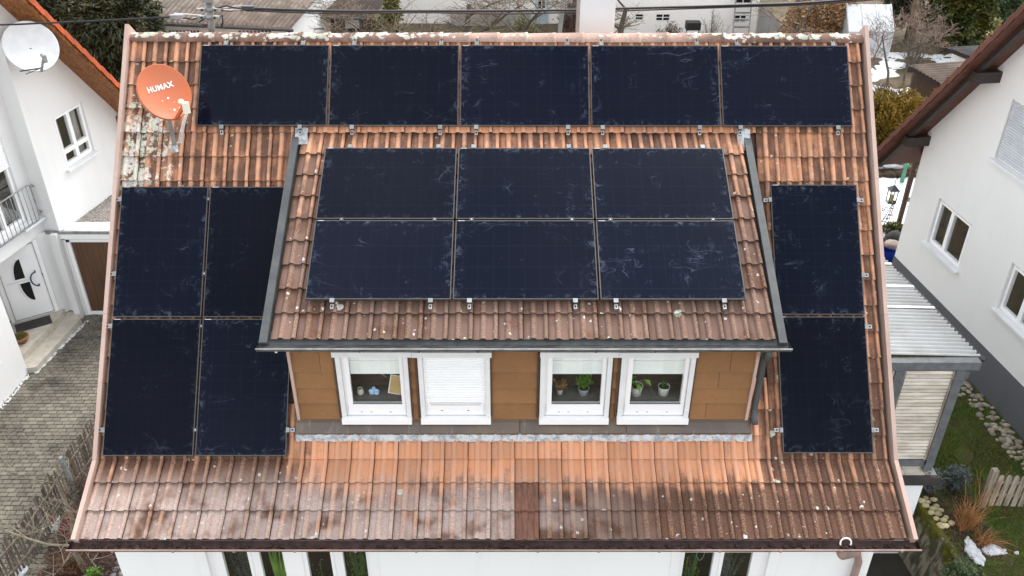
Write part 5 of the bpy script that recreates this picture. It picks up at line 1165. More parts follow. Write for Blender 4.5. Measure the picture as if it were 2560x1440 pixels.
for q in pv:
    if q not in solo: m.M = Matrix.Translation((q[0],q[1],random.uniform(-.004,.003))) @ Matrix.Rotation(random.uniform(-.012,.012),4,'Z'); m.add(gv, gf)
o = m.build('pavers', 'paver', drv); o['kind'] = 'stuff'
m = MB()
for i in range(260):
    t = random.random(); p = Vector((-6.05,3.25,0)).lerp(Vector((-5.72,5.2,0)), t) if i < 150 else Vector((-6.15,3.2,0)).lerp(Vector((-6.3,1.2,0)), t); s = random.uniform(.012,.03); m.blob((p.x+random.uniform(0,.07),p.y,.035),s,s,s*.7,i,.3,1)
stuff(m.build('edge_pebbles', 'dish_white'), 'small white pebbles along the foot of the left house', 'pebbles')

# garden bed on the left with picket fence
m = MB(); n = 26; vs = []
for i in range(n+1):
    for j in range(n+1): x_ = -3.66+(2.8)*i/n; y_ = -4.2+6.0*j/n; vs.append((x_, y_, .03+.10*mnoise.noise(Vector((x_*1.5,y_*1.5,2)))))
m.add(vs, [(i*(n+1)+j,(i+1)*(n+1)+j,(i+1)*(n+1)+j+1,i*(n+1)+j+1) for i in range(n) for j in range(n)]); structure(m.build('garden_bed', 'soil', None, True))
def scatter_leaves(name, mat, label, cat, cnt, reg, z, size, tall=.2, seed=1):
    random.seed(seed); m = MB()
    for i in range(cnt):
        x_, y_ = random.uniform(reg[0],reg[1]), random.uniform(reg[2],reg[3]); d = Vector((random.uniform(-1,1),random.uniform(-1,1),random.uniform(.0,tall*2))); leaf(m, Vector((x_,y_,z+random.uniform(0,tall))), d, Vector((random.uniform(-.6,.6),random.uniform(-.6,.6),1)), random.uniform(.5,1)*size, random.uniform(.3,.6)*size)
    return stuff(m.build(name, mat), label, cat)
scatter_leaves('leaf_litter', 'leaf_litter', 'brown dead leaves covering the bed behind the picket fence', 'leaves', 5200, (-3.62,-1.0,-3.2,1.3), .04, .085, .10, 3)
def twig_clump(name, mat, label, cat, c, n, H, W, r=.004, seed=1, lean=(0,0), sub=3, leaves=None, leafsize=.04, parts=('stems','leaves'), group=None):
    random.seed(seed); o = thing(name, label, cat, c, 0, group); m = MB(); lf = MB(); c = Vector(c)
    for i in range(n):
        a = random.uniform(0,6.28); t = random.uniform(.1,1); b0 = c+Vector((random.uniform(-.08,.08)*W*3,random.uniform(-.08,.08)*W*3,0)); tip = c+Vector((math.cos(a)*W*t+lean[0],math.sin(a)*W*t+lean[1],H*random.uniform(.45,1)*(1.15-.35*t))); mid = b0.lerp(tip,.55)+Vector((random.uniform(-.04,.04),random.uniform(-.04,.04),.08*H))
        m.tube([b0,mid,tip],[r,r*.75,r*.3],3,False)
        for k in range(sub):
            q = mid.lerp(tip, random.uniform(0,.9)); e = q+Vector((random.uniform(-.2,.2),random.uniform(-.2,.2),random.uniform(.0,.25)))*H*.5; m.tube([q,e],[r*.5,r*.2],3,False)
            if leaves:
                for _ in range(2): leaf(lf, q.lerp(e,random.random()), Vector((random.uniform(-1,1),random.uniform(-1,1),random.uniform(-.4,.8))), Vector((0,0,1)), leafsize, leafsize*.5)
    m.build(parts[0], mat, o)
    if lf.v: lf.build(parts[1], leaves, o)
    return o
twig_clump('dead_shrub', 'twig', 'tangled brown shrub behind the fence in the left bed', 'shrub', (-3.35,-.55,0), 90, .9, .42, .004, 5, leaves='leaf_litter', leafsize=.05)
twig_clump('dead_shrub', 'twig_pink', 'reddish twiggy shrub near the fence corner in the left bed', 'shrub', (-3.25,-1.25,0), 90, .65, .38, .004, 6, leaves='leaf_red', leafsize=.045)
twig_clump('dead_shrub', 'stalk_orange', 'low clump of rusty dry stalks in front of the left bed', 'shrub', (-3.05,-2.0,0), 130, .45, .36, .0035, 7, leaves='leaf_litter', leafsize=.045)
twig_clump('dead_shrub', 'twig', 'brown shrub close to the white wall in the left bed', 'shrub', (-2.5,-1.2,0), 70, .5, .34, .004, 8, leaves='leaf_red', leafsize=.05)
twig_clump('fern', 'moss_leaf', 'small green fern by the bare tree in the left bed', 'fern', (-2.62,-2.15,.03), 30, .22, .18, .003, 9, leaves='houseplant', leafsize=.05)
twig_clump('fern', 'moss_leaf', 'small green plant under the left verge of the roof', 'plant', (-2.95,-.35,.03), 26, .2, .15, .003, 10, leaves='houseplant', leafsize=.06)
# picket fence: a post to bay line; every picket is a part
def picket_fence(name, label, pts, pitch, h, w, mat, rnd=0., rails=(.22,.68), cat='fence', thick=.02, cap=True, seed=2, post_every=0):
    random.seed(seed); o = thing(name, label, cat, (*pts[0],0) if len(pts[0]) == 2 else pts[0]); P = [Vector((*p,0)) if len(p) == 2 else Vector(p) for p in pts]
    for a, c in zip(P, P[1:]):
        L = (c-a).length; d = (c-a)/L; nrm = Vector((d.y,-d.x,0)); k = int(L/pitch)
        for z in rails: m = MB(); m.bar(a+Vector((0,0,z))-nrm*thick*1.2, c+Vector((0,0,z))-nrm*thick*1.2, thick*1.2, .05); m.build('rail', mat, o)
        for i in range(k):
            p = a+d*(i+.5)*pitch; hh = h+random.uniform(-rnd,rnd); M4 = Matrix.Identity(4); M4.col[0][:3] = tuple(d); M4.col[1][:3] = tuple(nrm); M4.col[3][:3] = tuple(p)
            m = MB(); m.M = M4 @ Matrix.Rotation(random.uniform(-rnd,rnd)*.7,4,'Y') @ Matrix.Rotation(random.uniform(-rnd,rnd)*.6,4,'X'); x_ = w/2
            prof = [(-x_,0),(x_,0),(x_,hh-w*.6),(x_*.6,hh-w*.15),(0,hh),(-x_*.6,hh-w*.15),(-x_,hh-w*.6)] if cap else [(-x_,0),(x_,0),(x_,hh),(-x_,hh)]
            n = len(prof); m.add([(x1,-thick/2,z) for x1,z in prof]+[(x1,thick/2,z) for x1,z in prof], [tuple(range(n)),tuple(range(2*n-1,n-1,-1))]+[(i2,n+i2,n+(i2+1)%n,(i2+1)%n) for i2 in range(n)]); m.build('picket', mat, o)
    return o
picket_fence('picket_fence', 'weathered grey picket fence between the driveway and the left bed', [(-3.56,1.5),(-3.75,-.45),(-3.80,-1.7),(-4.02,-2.7)], .078, .92, .034, 'wood_fence_dark', .06, (.25,.7))
for (x_,y_,l) in ((-3.42,-.62,'grey wooden stake leaning among the pickets by the bare tree'),):
    m = MB(); m.bar((x_,y_,0),(x_-.10,y_+.02,1.25),.06,.06); tag(m.build('stake', 'zinc_light'), l, 'stake')
# snow remnants
def snow(label, c, rx, ry, h, seed, n=5):
    random.seed(seed); m = MB()
    for i in range(n):
        a = random.uniform(0,6.28); q = random.uniform(0,.75); m.blob((c[0]+rx*q*math.cos(a),c[1]+ry*q*math.sin(a),c[2]), rx*random.uniform(.35,.6), ry*random.uniform(.35,.6), h*random.uniform(.7,1.1), seed+i, .5, 3, fr=2.2)
    return stuff(m.build('snow', 'snow_mat', None, True), label, 'snow')
snow('small snow remnant beside the picket fence', (-3.80,-1.05,.04), .14, .22, .08, 5, 5); snow('snow remnant at the bottom of the picket fence', (-3.88,-2.0,.03), .12, .2, .08, 9, 4); snow('snow remnant at the lower left corner', (-3.50,-2.25,.04), .16, .1, .07, 13, 3); snow('snow lying under the left verge beside the house', (-3.05,.05,.03), .16, .45, .10, 17, 6)
# cobbles by the house wall
cb = thing('cobble_edging', 'grey cobblestones edging the bed at the left house corner', 'edging', (-2.4,-2,0)); random.seed(3)
for i in range(16):
    m = MB(); y_ = -.9-i*.135; m.blob((-2.43+.012*i+random.uniform(-.015,.015),y_,.045),.085,.06,.05,i,.25,2); m.build('cobble', 'cobble', cb, True)
for i in range(10):
    m = MB(); y_ = -1.4-i*.135; m.blob((-2.26+.012*i,y_,.045),.08,.06,.05,i+40,.25,2); m.build('cobble', 'cobble', cb, True)

# ---- right side: lawn level, retaining wall, path
m = MB(); n = 40; vs = []
LX0, LX1, LY0, LY1 = 11.22, 40., -6., 60.
def lz(x_, y_): return GR+.03*mnoise.noise(Vector((x_*.9,y_*.9,5)))
gx = [11.22+(q**2)*28.8 for q in [i/46 for i in range(47)]]; gy = [-3.6+(q**1.6)*64 for q in [i/60 for i in range(61)]]
for x_ in gx:
    for y_ in gy:
        xx = x_+(.0 if x_ > 11.3 else (max(0,-(y_+.85))*.115)); vs.append((xx,y_,lz(xx,y_)))
ny = len(gy); m.add(vs, [(i*ny+j,(i+1)*ny+j,(i+1)*ny+j+1,i*ny+j+1) for i in range(len(gx)-1) for j in range(ny-1)]); structure(m.build('lawn', 'lawn_soil', None, True))
rw = thing('retaining_wall', 'mossy battered retaining wall at the right corner of the house', 'retaining wall', (11.2,-1.8,-.6)); n = 30; m = MB(); vs = []
for i in range(n+1):
    t = i/n; y_ = 1.0-t*5.4; xt = 11.24+max(0,-(y_+.85))*.115
    for q in range(9):
        z = -.62+(GR+.03+.62)*q/8; x_ = xt-.20+.20*q/8+.018*mnoise.noise(Vector((y_*4,z*4,1))); vs.append((x_,y_,z))
    vs.append((xt+.10,y_,GR+.05)); vs.append((xt+.14,y_,GR-.1))
m.add(vs, [(i*11+j,i*11+j+1,(i+1)*11+j+1,(i+1)*11+j) for i in range(n) for j in range(10)]); m.build('wall_face', 'mossy_wall', rw, True)
m = MB(); m.box(8.0,11.3,-6,-1.0,-.72,-.60); structure(m.build('path', 'path_mat'))
m = MB(); m.box(-.9,8.0,-6,-4.1,-.7,-.015); structure(m.build('house_path', 'path_mat'))
# grass blades
def grass(name, label, reg, cnt, h, mat, seed, mask=None):
    random.seed(seed); m = MB()
    for i in range(cnt):
        x_, y_ = random.uniform(reg[0],reg[1]), random.uniform(reg[2],reg[3])
        if mask and not mask(x_,y_): continue
        z = lz(x_,y_); hh = h*random.uniform(.5,1.2); a = random.uniform(0,6.28); l = random.uniform(.1,.7)*hh; w = random.uniform(.004,.008); ca, sa = math.cos(a), math.sin(a)
        m.add([(x_-sa*w,y_+ca*w,z-.01),(x_+sa*w,y_-ca*w,z-.01),(x_+ca*l,y_+sa*l,z+hh)], [(0,1,2)])
    return stuff(m.build(name, mat), label, 'grass')
gm = lambda x_, y_: x_ > 11.45+max(0,-(y_+.85))*.13 and not (y_ < -.25 and y_ > -2.2 and x_ < 12.35-.0*(y_) and mnoise.noise(Vector((x_*3,y_*3,0))) > -.45) and x_ < 13.85 and mnoise.noise(Vector((x_*1.7,y_*1.7,9))) > -.42
grass('lawn_grass', 'short green lawn grass below the right house', (11.4,14.0,-3.2,4.2), 42000, .05, 'grass', 5, gm)
grass('lawn_thatch', 'dry straw coloured grass mixed into the right lawn', (11.4,14.0,-3.2,4.2), 9000, .045, 'grass_dry', 6, lambda x_,y_: x_ > 11.45 and mnoise.noise(Vector((x_*1.3,y_*1.3,4))) > .05)
# rounded stones on top of the wall and the stone strip along the right house
def stones(name, label, pts, mat, group=None):
    o = thing(name, label, 'stones', pts[0][:3])
    for i, (x_,y_,z_,s) in enumerate(pts): m = MB(); m.blob((x_,y_,z_+s*.3), s*random.uniform(.85,1.25), s*random.uniform(.75,1.05), s*.62, i+len(pts), .22, 2, fr=1.2); m.build('stone', mat, o, True)
    return o
random.seed(8); pts = []
for i in range(17):
    t = i/16; pts.append((11.30+.10*(i%3)+.12*t+random.uniform(-.02,.02), -.72-t*.72+random.uniform(-.03,.03), GR+.03, random.uniform(.05,.075)))
stones('rockery_stones', 'yellowish rounded stones heaped on the mossy wall', pts, 'stone_yellow')
pts = []; random.seed(9)
for i in range(230):
    t = random.random(); y_ = 3.2-t*4.6; xw_ = OR_.x+(y_-OR_.y)/dr_.y*dr_.x; pts.append((xw_-.08-random.random()*.42-.05*math.sin(y_*3), y_, GR+.0, random.uniform(.035,.075)))
stones('stone_strip', 'strip of grey river stones along the foot of the right house', pts, 'stone')
twig_clump('dry_grass_clump', 'stalk_orange', 'clump of orange brown dry stalks on the right lawn edge', 'ornamental grass', (11.78,-1.45,GR), 170, .55, .34, .0045, 15, lean=(.05,.05), sub=1)
twig_clump('dry_grass_clump', 'stalk_orange', 'tall thin orange stems rising beside the right picket fence', 'ornamental grass', (11.95,-1.35,GR), 26, 1.05, .55, .004, 16, lean=(.25,.1), sub=1)
twig_clump('dry_grass_clump', 'stalk_orange', 'flattened rusty stalks left of the snow patches', 'ornamental grass', (11.98,-1.72,GR), 90, .22, .42, .004, 17, lean=(.15,-.05), sub=1)
scatter_leaves('bed_litter', 'leaf_litter', 'dead leaves around the dry stalks on the right', 'leaves', 900, (11.45,12.25,-2.1,-.45), GR+.0, .06, .05, 31)
twig_clump('lavender_bush', 'lavender', 'grey green lavender bush touching the terrace corner', 'bush', (11.52,-.62,GR), 150, .55, .22, .004, 18, sub=4, leaves='lavender', leafsize=.05)
twig_clump('lavender_bush', 'lavender', 'second grey lavender bush right of the terrace corner', 'bush', (11.98,-.55,GR), 160, .55, .26, .004, 19, sub=4, leaves='lavender', leafsize=.05)
picket_fence('picket_fence', 'pale weathered picket fence on the right lawn', [(12.42,-.93,GR+.02),(14.2,-1.02,GR+.02)], .125, .72, .085, 'wood_weathered', .02, (.22,.52), thick=.025, seed=6)
m = MB(); m.box(12.28,12.38,-.98,-.88,GR,GR+.86); tag(m.build('fence_post', 'wood_weathered'), 'square wooden post at the end of the right picket fence', 'post')
snow('larger snow patch at the lower right on the lawn', (11.70,-1.98,GR+.02), .13, .32, .07, 21, 9); snow('second snow patch right of the larger one', (12.10,-1.92,GR+.02), .22, .16, .06, 33, 8); snow('tiny snow remnant at the right edge of the lawn', (12.45,-1.98,GR+.01), .05, .05, .04, 44, 2)
twig_clump('ivy_bush', 'twig', 'dark evergreen bush at the bottom edge right of the house', 'bush', (11.42,-2.35,.1), 120, .5, .35, .004, 22, sub=5, leaves='holly', leafsize=.06)
# ============================================================ VEGETATION BUILDERS
def bare_tree(name, label, base, H, seed, trunk_r=.12, spread=.9, lean=(0,0), mat='bark', tw='twig', levels=4, fork=3, start=.3, group=None, leaves=None, nleaf=0, up=.35, twigr=.006):
    random.seed(seed); o = thing(name, label, 'tree', base, 0, group); tr = MB(); cr = MB(); lf = MB(); base = Vector(base)
    def grow(p, d, L, r, lev):
        n = 4; pts = [p]; rr = [r]; q = p.copy(); dd = d.copy()
        for i in range(n):
            dd = (dd+Vector((random.gauss(0,.16),random.gauss(0,.16),random.gauss(0,.12)+.03))).normalized(); q = q+dd*L/n; pts.append(q.copy()); rr.append(r*(1-.62*(i+1)/n))
        (tr if lev <= 1 else cr).tube(pts, [max(x,twigr*.5) for x in rr], 7 if lev == 0 else (5 if lev == 1 else 3), False)
        if lev >= levels:
            if leaves:
                for _ in range(nleaf): leaf(lf, pts[random.randint(1,n)], Vector((random.gauss(0,1),random.gauss(0,1),random.gauss(0,1))), Vector((0,0,1)), random.uniform(.05,.1), .04)
            return
        k = fork+(2 if lev >= 1 else 1)+random.randint(0,1)
        for j in range(k):
            t = random.uniform(start if lev == 0 else .25, 1); i = min(int(t*n), n-1); s = pts[i].lerp(pts[i+1], t*n-i); a = random.uniform(0,6.28)
            side = Vector((math.cos(a),math.sin(a),up*random.uniform(-.2,1.4))); nd = (dd*.35+side*spread).normalized(); grow(s, nd, L*random.uniform(.45,.72), max(r*(1-.6*t)*.55, twigr*.6), lev+1)
    grow(base, Vector((lean[0],lean[1],1)).normalized(), H*.62, trunk_r, 0)
    tr.build('trunk', mat, o, True); cr.build('crown', tw, o)
    if lf.v: lf.build('foliage', leaves, o)
    return o
def leaf_mass(name, label, cat, base, ells, n, size, mat, seed, trunk=None, droop=0., elong=2.0, group=None, core=None, flat=1.):
    """foliage: leaf clumps spread through ellipsoids (x,y,z,rx,ry,rz) with gaps; core = inner dark twigs"""
    random.seed(seed); o = thing(name, label, cat, base, 0, group); m = MB(); vols = [e[3]*e[4]*e[5] for e in ells]; tot = sum(vols)
    for e, v in zip(ells, vols):
        k = int(n*v/tot); c = Vector(e[:3])
        for i in range(k):
            d = Vector((random.gauss(0,1),random.gauss(0,1),random.gauss(0,1))).normalized(); q = random.random()**.28
            nz = mnoise.noise(Vector((d.x*2.3+seed,d.y*2.3,d.z*2.3+e[0])))
            q *= (.82+.5*nz)
            if mnoise.noise(Vector((d.x*4+seed*2,d.y*4,d.z*4))) < -.38 and q > .6: continue
            p = c+Vector((d.x*e[3],d.y*e[4],d.z*e[5]))*q; od = (d+Vector((random.gauss(0,.6),random.gauss(0,.6),random.gauss(0,.5)-droop))).normalized()
            L = size*random.uniform(.6,1.3); s = od.orthogonal().normalized(); s.rotate(Matrix.Rotation(random.uniform(0,6.28),3,od)); s *= L/elong*.5; r = random.random()*.6+.4*min(1,q)
            m.add([p-od*L*.3-s*.5, p+s, p+od*L*.7, p-s*1.0], [(0,1,2),(0,2,3)], r)
    m.build('crown', mat, o)
    if trunk:
        t = MB(); t.tube([trunk[0], Vector(trunk[0]).lerp(Vector(trunk[1]),.5), trunk[1]], [trunk[2],trunk[2]*.8,trunk[2]*.3], 8); t.build('trunk', 'bark', o, True)
    return o
# left bed: young bare tree
bare_tree('bare_tree', 'slender bare fruit tree at the lower left beside the roof corner', (-2.86,-2.0,0), 3.7, 77, .05, .8, (-.12,.12), 'bark_pale', 'bark_pale', 3, 3, .2, up=.5, twigr=.007)
bare_tree('bare_tree', 'thin reddish sapling behind the left picket fence', (-3.45,-.75,0), 2.0, 78, .022, .55, (-.1,.1), 'bark_pale', 'twig_pink', 2, 3, .2, up=.6, twigr=.005)
# ============================================================ BACK GARDEN, LEFT
leaf_mass('conifer_tree', 'big dark green conifer between the left gable and the long shed', 'tree', (-9.6,19.2,0), [(-9.7,19,1.5,1.6,1.5,2.0),(-9.4,18.6,3.2,1.9,1.6,1.7),(-11.2,19.2,3.4,1.8,1.6,1.8),(-8.6,18.7,3.0,1.1,1.1,1.1),(-9.2,18.4,1.3,1.2,1.0,1.1)], 42000, .22, 'conifer', 3, ((-9.8,19.2,0),(-9.8,19,5),.25), .35, 3.2)
snow('snow patch under the big conifer on the left', (-10.6,20.5,.02), 1.3, 1.1, .08, 51, 9); snow('smaller snow patch nearer the left gable', (-9.8,17.6,.02), .5, .4, .06, 52, 5)
wb = thing('wheelbarrow', 'red wheelbarrow standing under the conifer by the left roof', 'wheelbarrow', (-10.2,20.3,0)); c = Vector((-10.2,20.3,0)); m = MB(); m.add([c+Vector(p) for p in ((-.35,-.3,.55),(.35,-.3,.55),(.35,.3,.55),(-.35,.3,.55),(-.2,-.18,.25),(.15,-.18,.25),(.15,.18,.25),(-.2,.18,.25))], [(4,5,6,7),(0,1,5,4),(1,2,6,5),(2,3,7,6),(3,0,4,7)]); m.build('tray', 'red_paint', wb); m = MB(); m.tube([c+Vector((-.45+.17*math.cos(q),0,.18+.17*math.sin(q))) for q in [6.283*i/14 for i in range(15)]], .035, 6); m.build('wheel', 'rubber', wb)
for s in (-1,1): m = MB(); m.tube([c+Vector((-.45,s*.08,.18)),c+Vector((.2,s*.22,.3)),c+Vector((.75,s*.26,.6))], .018, 6); m.build('handle', 'red_paint', wb)
for s in (-1,1): m = MB(); m.tube([c+Vector((.25,s*.2,.3)),c+Vector((.3,s*.2,.0))], .016, 6); m.build('leg', 'red_paint', wb)
# corrugated sheet helper: eave line a->b, running back to c->d
def corrugated(mb, a, b_, c, d, pitch=.17, amp=.028, thick=.012):
    a, b_, c, d = map(Vector, (a,b_,c,d)); L = (b_-a).length; n = int(L/pitch*6); nv = Vector((b_-a)).cross(c-a).normalized(); vs = []
    if nv.z < 0: nv = -nv
    for i in range(n+1):
        t = i/n; off = nv*amp*math.sin(2*math.pi*t*L/pitch); p = a.lerp(b_,t)+off; q = c.lerp(d,t)+off; vs += [p,q,p-nv*thick,q-nv*thick]
    mb.add(vs, [(4*i,4*i+4,4*i+5,4*i+1) for i in range(n)]+[(4*i+2,4*i+3,4*i+7,4*i+6) for i in range(n)]+[(4*i,4*i+2,4*i+6,4*i+4) for i in range(n)], .5)
ls = thing('long_shed', 'long white shed with tan corrugated roof behind the ridge on the left', 'shed', (-6.2,21,0))
for i, (ta_, tb_) in enumerate(((0,.2),(.2,.4),(.4,.6),(.6,.8),(.8,1))):
    A, B_ = Vector((-9.1,20.45,2.58)), Vector((-3.72,20.45,2.33)); Cc, Dd = Vector((-8.3,25.2,3.65)), Vector((-2.15,25.2,3.65)); m = MB(); corrugated(m, A.lerp(B_,ta_), A.lerp(B_,tb_-.002), Cc.lerp(Dd,ta_), Cc.lerp(Dd,tb_-.002)); m.build('roof_sheet', 'corr_tan', ls, True)
m = MB(); m.add([(-8.9,20.8,0),(-3.82,20.8,0),(-3.82,20.8,2.36),(-8.9,20.8,2.6)], [(0,1,2,3)]); m.add([(-3.82,20.8,0),(-2.6,24.6,0),(-2.6,24.6,3.45),(-3.82,20.8,2.36)], [(0,1,2,3)]); m.build('wall', 'plaster', ls)
m = MB(); m.tube([(-9.1,20.40,2.50),(-3.68,20.40,2.25)], .05, 6); m.build('gutter', 'dark_metal', ls); m = MB(); m.tube([(-3.85,20.42,2.2),(-3.9,20.6,2.1),(-3.95,20.72,1.9),(-3.95,20.72,.1)], .045, 6); m.build('downpipe', 'dark_metal', ls)
for x0, x1 in ((-8.35,-7.2),(-5.8,-4.56)):
    m = MB(); m.box(x0,x1,20.77,20.79,1.6,2.17); w = m.build('window', 'white_pvc', ls); k = 9
    for i in range(k):
        for j in range(2): a = x0+(x1-x0)*i/k; m = MB(); m.box(a+.02,a+(x1-x0)/k-.02,20.755,20.768,1.9-.26*j+.03,2.14-.26*j); m.build('pane', 'room_light', w)
s2 = thing('dark_shed', 'small shed with dark corrugated roof and cream boards behind the ridge', 'shed', (-2.6,23,0)); m = MB(); corrugated(m, (-3.95,22.9,2.12), (-1.2,22.9,2.02), (-3.3,26.2,2.75), (-.1,26.2,2.75), .12, .02); m.build('roof', 'corr_dark', s2, True); m = MB(); m.tube([(-3.95,22.86,2.04),(-1.3,22.86,1.96)], .045, 6); m.build('gutter', 'zinc', s2); m = MB(); m.tube([(-3.78,22.95,2.0),(-3.78,22.95,0)], .05, 6); m.build('corner_post', 'zinc', s2)
for i in range(6): m = MB(); x0 = -3.72+i*.14; m.box(x0,x0+.132,23.2,23.23,0,1.95); m.build('board', 'boards_cream', s2)
m = MB(); m.box(-2.88,-1.2,23.3,23.4,0,1.95); m.build('back_wall', 'wood_dark', s2); m = MB(); m.box(-2.30,-1.72,23.2,23.25,1.5,1.88); w = m.build('window', 'light_blue_paint', s2); m = MB(); m.box(-2.22,-1.8,23.18,23.195,1.56,1.82); m.build('pane', 'shutter_grey', w)
bn = thing('garden_bench', 'metal framed garden bench in front of the cream boards', 'bench', (-3.2,22.3,0)); m = MB(); m.tube([(-3.5,22.3,0),(-3.5,22.3,1.75),(-2.95,22.3,1.75)], .025, 6); m.build('frame', 'dark_metal', bn); m = MB(); m.box(-3.5,-2.9,22.1,22.5,1.25,1.3); m.build('seat', 'wood_brown', bn)
# ivy-clad tree and old fruit trees along the back
bare_tree('ivy_tree', 'mossy ivy covered tree standing left of the white barn', (.05,19.2,0), 5.2, 101, .20, .8, (.02,.0), 'mossy_bark', 'twig', 3, 4, .35, leaves='moss_leaf', nleaf=0, twigr=.010)
leaf_mass('ivy_mass', 'thick olive ivy wrapped round the mossy tree trunk', 'ivy', (.05,19.1,0), [(.05,19.1,2.2,.38,.36,1.2),(.1,19.1,3.4,.34,.34,.8),(-.2,19.0,2.8,.5,.4,.4)], 2600, .16, 'moss_leaf', 5)
bare_tree('fruit_tree', 'old gnarled fruit tree with thick limbs in front of the white barn', (2.3,20.4,0), 5.4, 110, .19, 1.25, (.1,0), 'bark', 'twig', 4, 3, .3, up=.25, twigr=.011)
bare_tree('fruit_tree', 'twiggy fruit tree just left of the old gnarled one', (-1.0,20.2,0), 4.7, 111, .10, 1.0, (-.1,0), 'bark', 'twig', 4, 3, .3, up=.4, twigr=.010)
bare_tree('fruit_tree', 'thin fruit tree beside the blue door', (4.1,22.5,0), 4.8, 113, .11, .9, (.05,0), 'bark', 'twig', 4, 3, .35, up=.45, twigr=.010)
bare_tree('fruit_tree', 'forked apple tree just right of the chimney', (8.55,22.2,0), 4.6, 120, .20, 1.2, (-.03,0), 'bark', 'twig', 4, 2, .45, up=.3, twigr=.010)
bare_tree('fruit_tree', 'small bare tree in front of the ladder on the white barn', (15.0,23.5,.1), 4.2, 124, .09, .9, (.05,0), 'bark', 'twig', 4, 2, .4, up=.5, twigr=.009)
# white barns
def barn(label, x0, x1, y, top, wins, door=None, cat='barn'):
    o = thing('white_barn', label, cat, ((x0+x1)/2,y,0)); m = MB(); holes = [(a,c,z0,z1) for a,c,z0,z1,_,_ in wins]; strip_wall(m, (x0,x1), 0, lambda t: top, holes, lambda t,z: (t,y,z)); m.quad((x1,y,0),(x1,y+6,0),(x1,y+6,top),(x1,y,top)); m.quad((x0,y+6,0),(x0,y,0),(x0,y,top),(x0,y+6,top)); m.build('wall', 'plaster_cream', o)
    m = MB(); m.add([(x0-.3,y-.4,top-.1),(x1+.3,y-.4,top-.1),(x1+.3,y+3,top+2),(x0-.3,y+3,top+2),(x0-.3,y+6.4,top-.1),(x1+.3,y+6.4,top-.1)], [(0,1,2,3),(3,2,5,4)]); m.build('roof', 'roof_brown', o)
    for a,c,z0,z1,nx,nz in wins:
        m = MB(); frame_bars(m,a,c,z0,z1,y+.02,y+.06,.03)
        for i in range(1,nx): q = a+(c-a)*i/nx; m.box(q-.02,q+.02,y+.02,y+.06,z0+.03,z1-.03)
        for i in range(1,nz): q = z0+(z1-z0)*i/nz; m.box(a+.03,c-.03,y+.025,y+.055,q-.012,q+.012)
        w = m.build('window', 'white_pvc', o); m = MB(); m.box(a+.03,c-.03,y+.062,y+.07,z0+.03,z1-.03); m.build('pane', 'room', w)
    return o
b1 = barn('white barn with pale blue door behind the ridge, left of the chimney', -.9, 7.4, 29, 4.2, [(5.42,5.78,.66,1.35,2,2)])
m = MB(); m.box(5.30,5.42,28.93,29.02,0,1.6); m.box(5.78,5.9,28.93,29.02,0,1.6); m.box(5.42,5.78,28.95,29.0,-.0,.64); m.build('door', 'light_blue_paint', b1); m = MB(); m.box(1.5,5.1,28.6,28.95,0,.62); m.build('plinth_wall', 'concrete_grey', b1)
b2 = barn('cream white house wall with cellar windows right of the chimney', 8.0, 14.6, 26, 4.5, [(9.44,9.80,1.02,1.29,1,2),(10.32,10.92,.98,1.29,2,2),(13.64,14.15,.93,1.25,2,2),(13.55,14.28,1.72,2.35,2,1)])
m = MB(); m.box(7.55,8.45,25.7,25.95,1.3,1.95); m.build('grey_panel', 'concrete_grey', b2)
ld = thing('ladder', 'grey ladder leaning on the white house wall beside the cellar window', 'ladder', (13.8,25,0))
for x_ in (13.46,14.12): m = MB(); m.bar((x_,25.0,0),(x_+.08,25.9,2.4),.05,.07); m.build('stile', 'zinc_light', ld)
for i in range(9): t = (i+.5)/9; m = MB(); m.bar((13.46+.08*t,25.0+.9*t,2.4*t),(14.12+.08*t,25.0+.9*t,2.4*t),.04,.06); m.build('rung', 'zinc_light', ld)
m = MB(); m.add([(14.62,25.9,0),(15.25,24.6,0),(15.25,24.6,1.25),(14.62,25.9,1.7)], [(0,1,2,3)]); m.add([(15.25,24.6,0),(15.32,24.62,0),(15.32,24.62,1.28),(15.25,24.6,1.25)], [(0,1,2,3)]); m.build('side_wall', 'concrete_grey', b2)
bq = thing('barbecue', 'covered black barbecue in front of the white house wall', 'barbecue', (11.53,24,0)); m = MB(); m.box(11.25,11.82,23.9,24.3,1.22,1.52); m.build('cover', 'rubber', bq)
for x_ in (11.29,11.78): m = MB(); m.tube([(x_,24,0),(x_,24,1.22)], .02, 6); m.build('leg', 'dark_metal', bq)
for i, (x_,y_,h,w_,n_,l) in enumerate(((10.6,23.6,1.6,.7,150,'brown bare bush left of the black barbecue'),(12.3,23.8,2.0,.7,60,'loose bare shrub right of the black barbecue'),(6.6,24.5,2.6,.6,160,'tangle of brown vines on a post left of the chimney'),(4.7,24,1.9,.9,130,'yellowish bushes under the old fruit trees'),(-.9,19.5,2.7,.9,140,'grey bare shrub behind the ridge near the dark shed'),(1.0,19.3,2.8,.8,160,'dense bare twigs right of the ivy tree'))):
    twig_clump('bare_shrub', 'twig' if i != 2 else 'twig_pink', l, 'shrub', (x_,y_,0), n_, h, w_, .010, 60+i, sub=5, leaves='moss_leaf' if i == 3 else ('leaf_litter' if i in (0,2) else None), leafsize=.1)
m = MB(); m.bar((6.05,23.5,0),(6.35,24.2,3.2),.14,.14); tag(m.build('concrete_post', 'concrete_grey'), 'leaning grey concrete post left of the chimney', 'post')
m = MB(); m.box(6.75,7.6,25.5,25.6,0,2.6); tag(m.build('grey_fence_panel', 'slab_edge'), 'dark grey fence panel directly left of the chimney', 'fence')
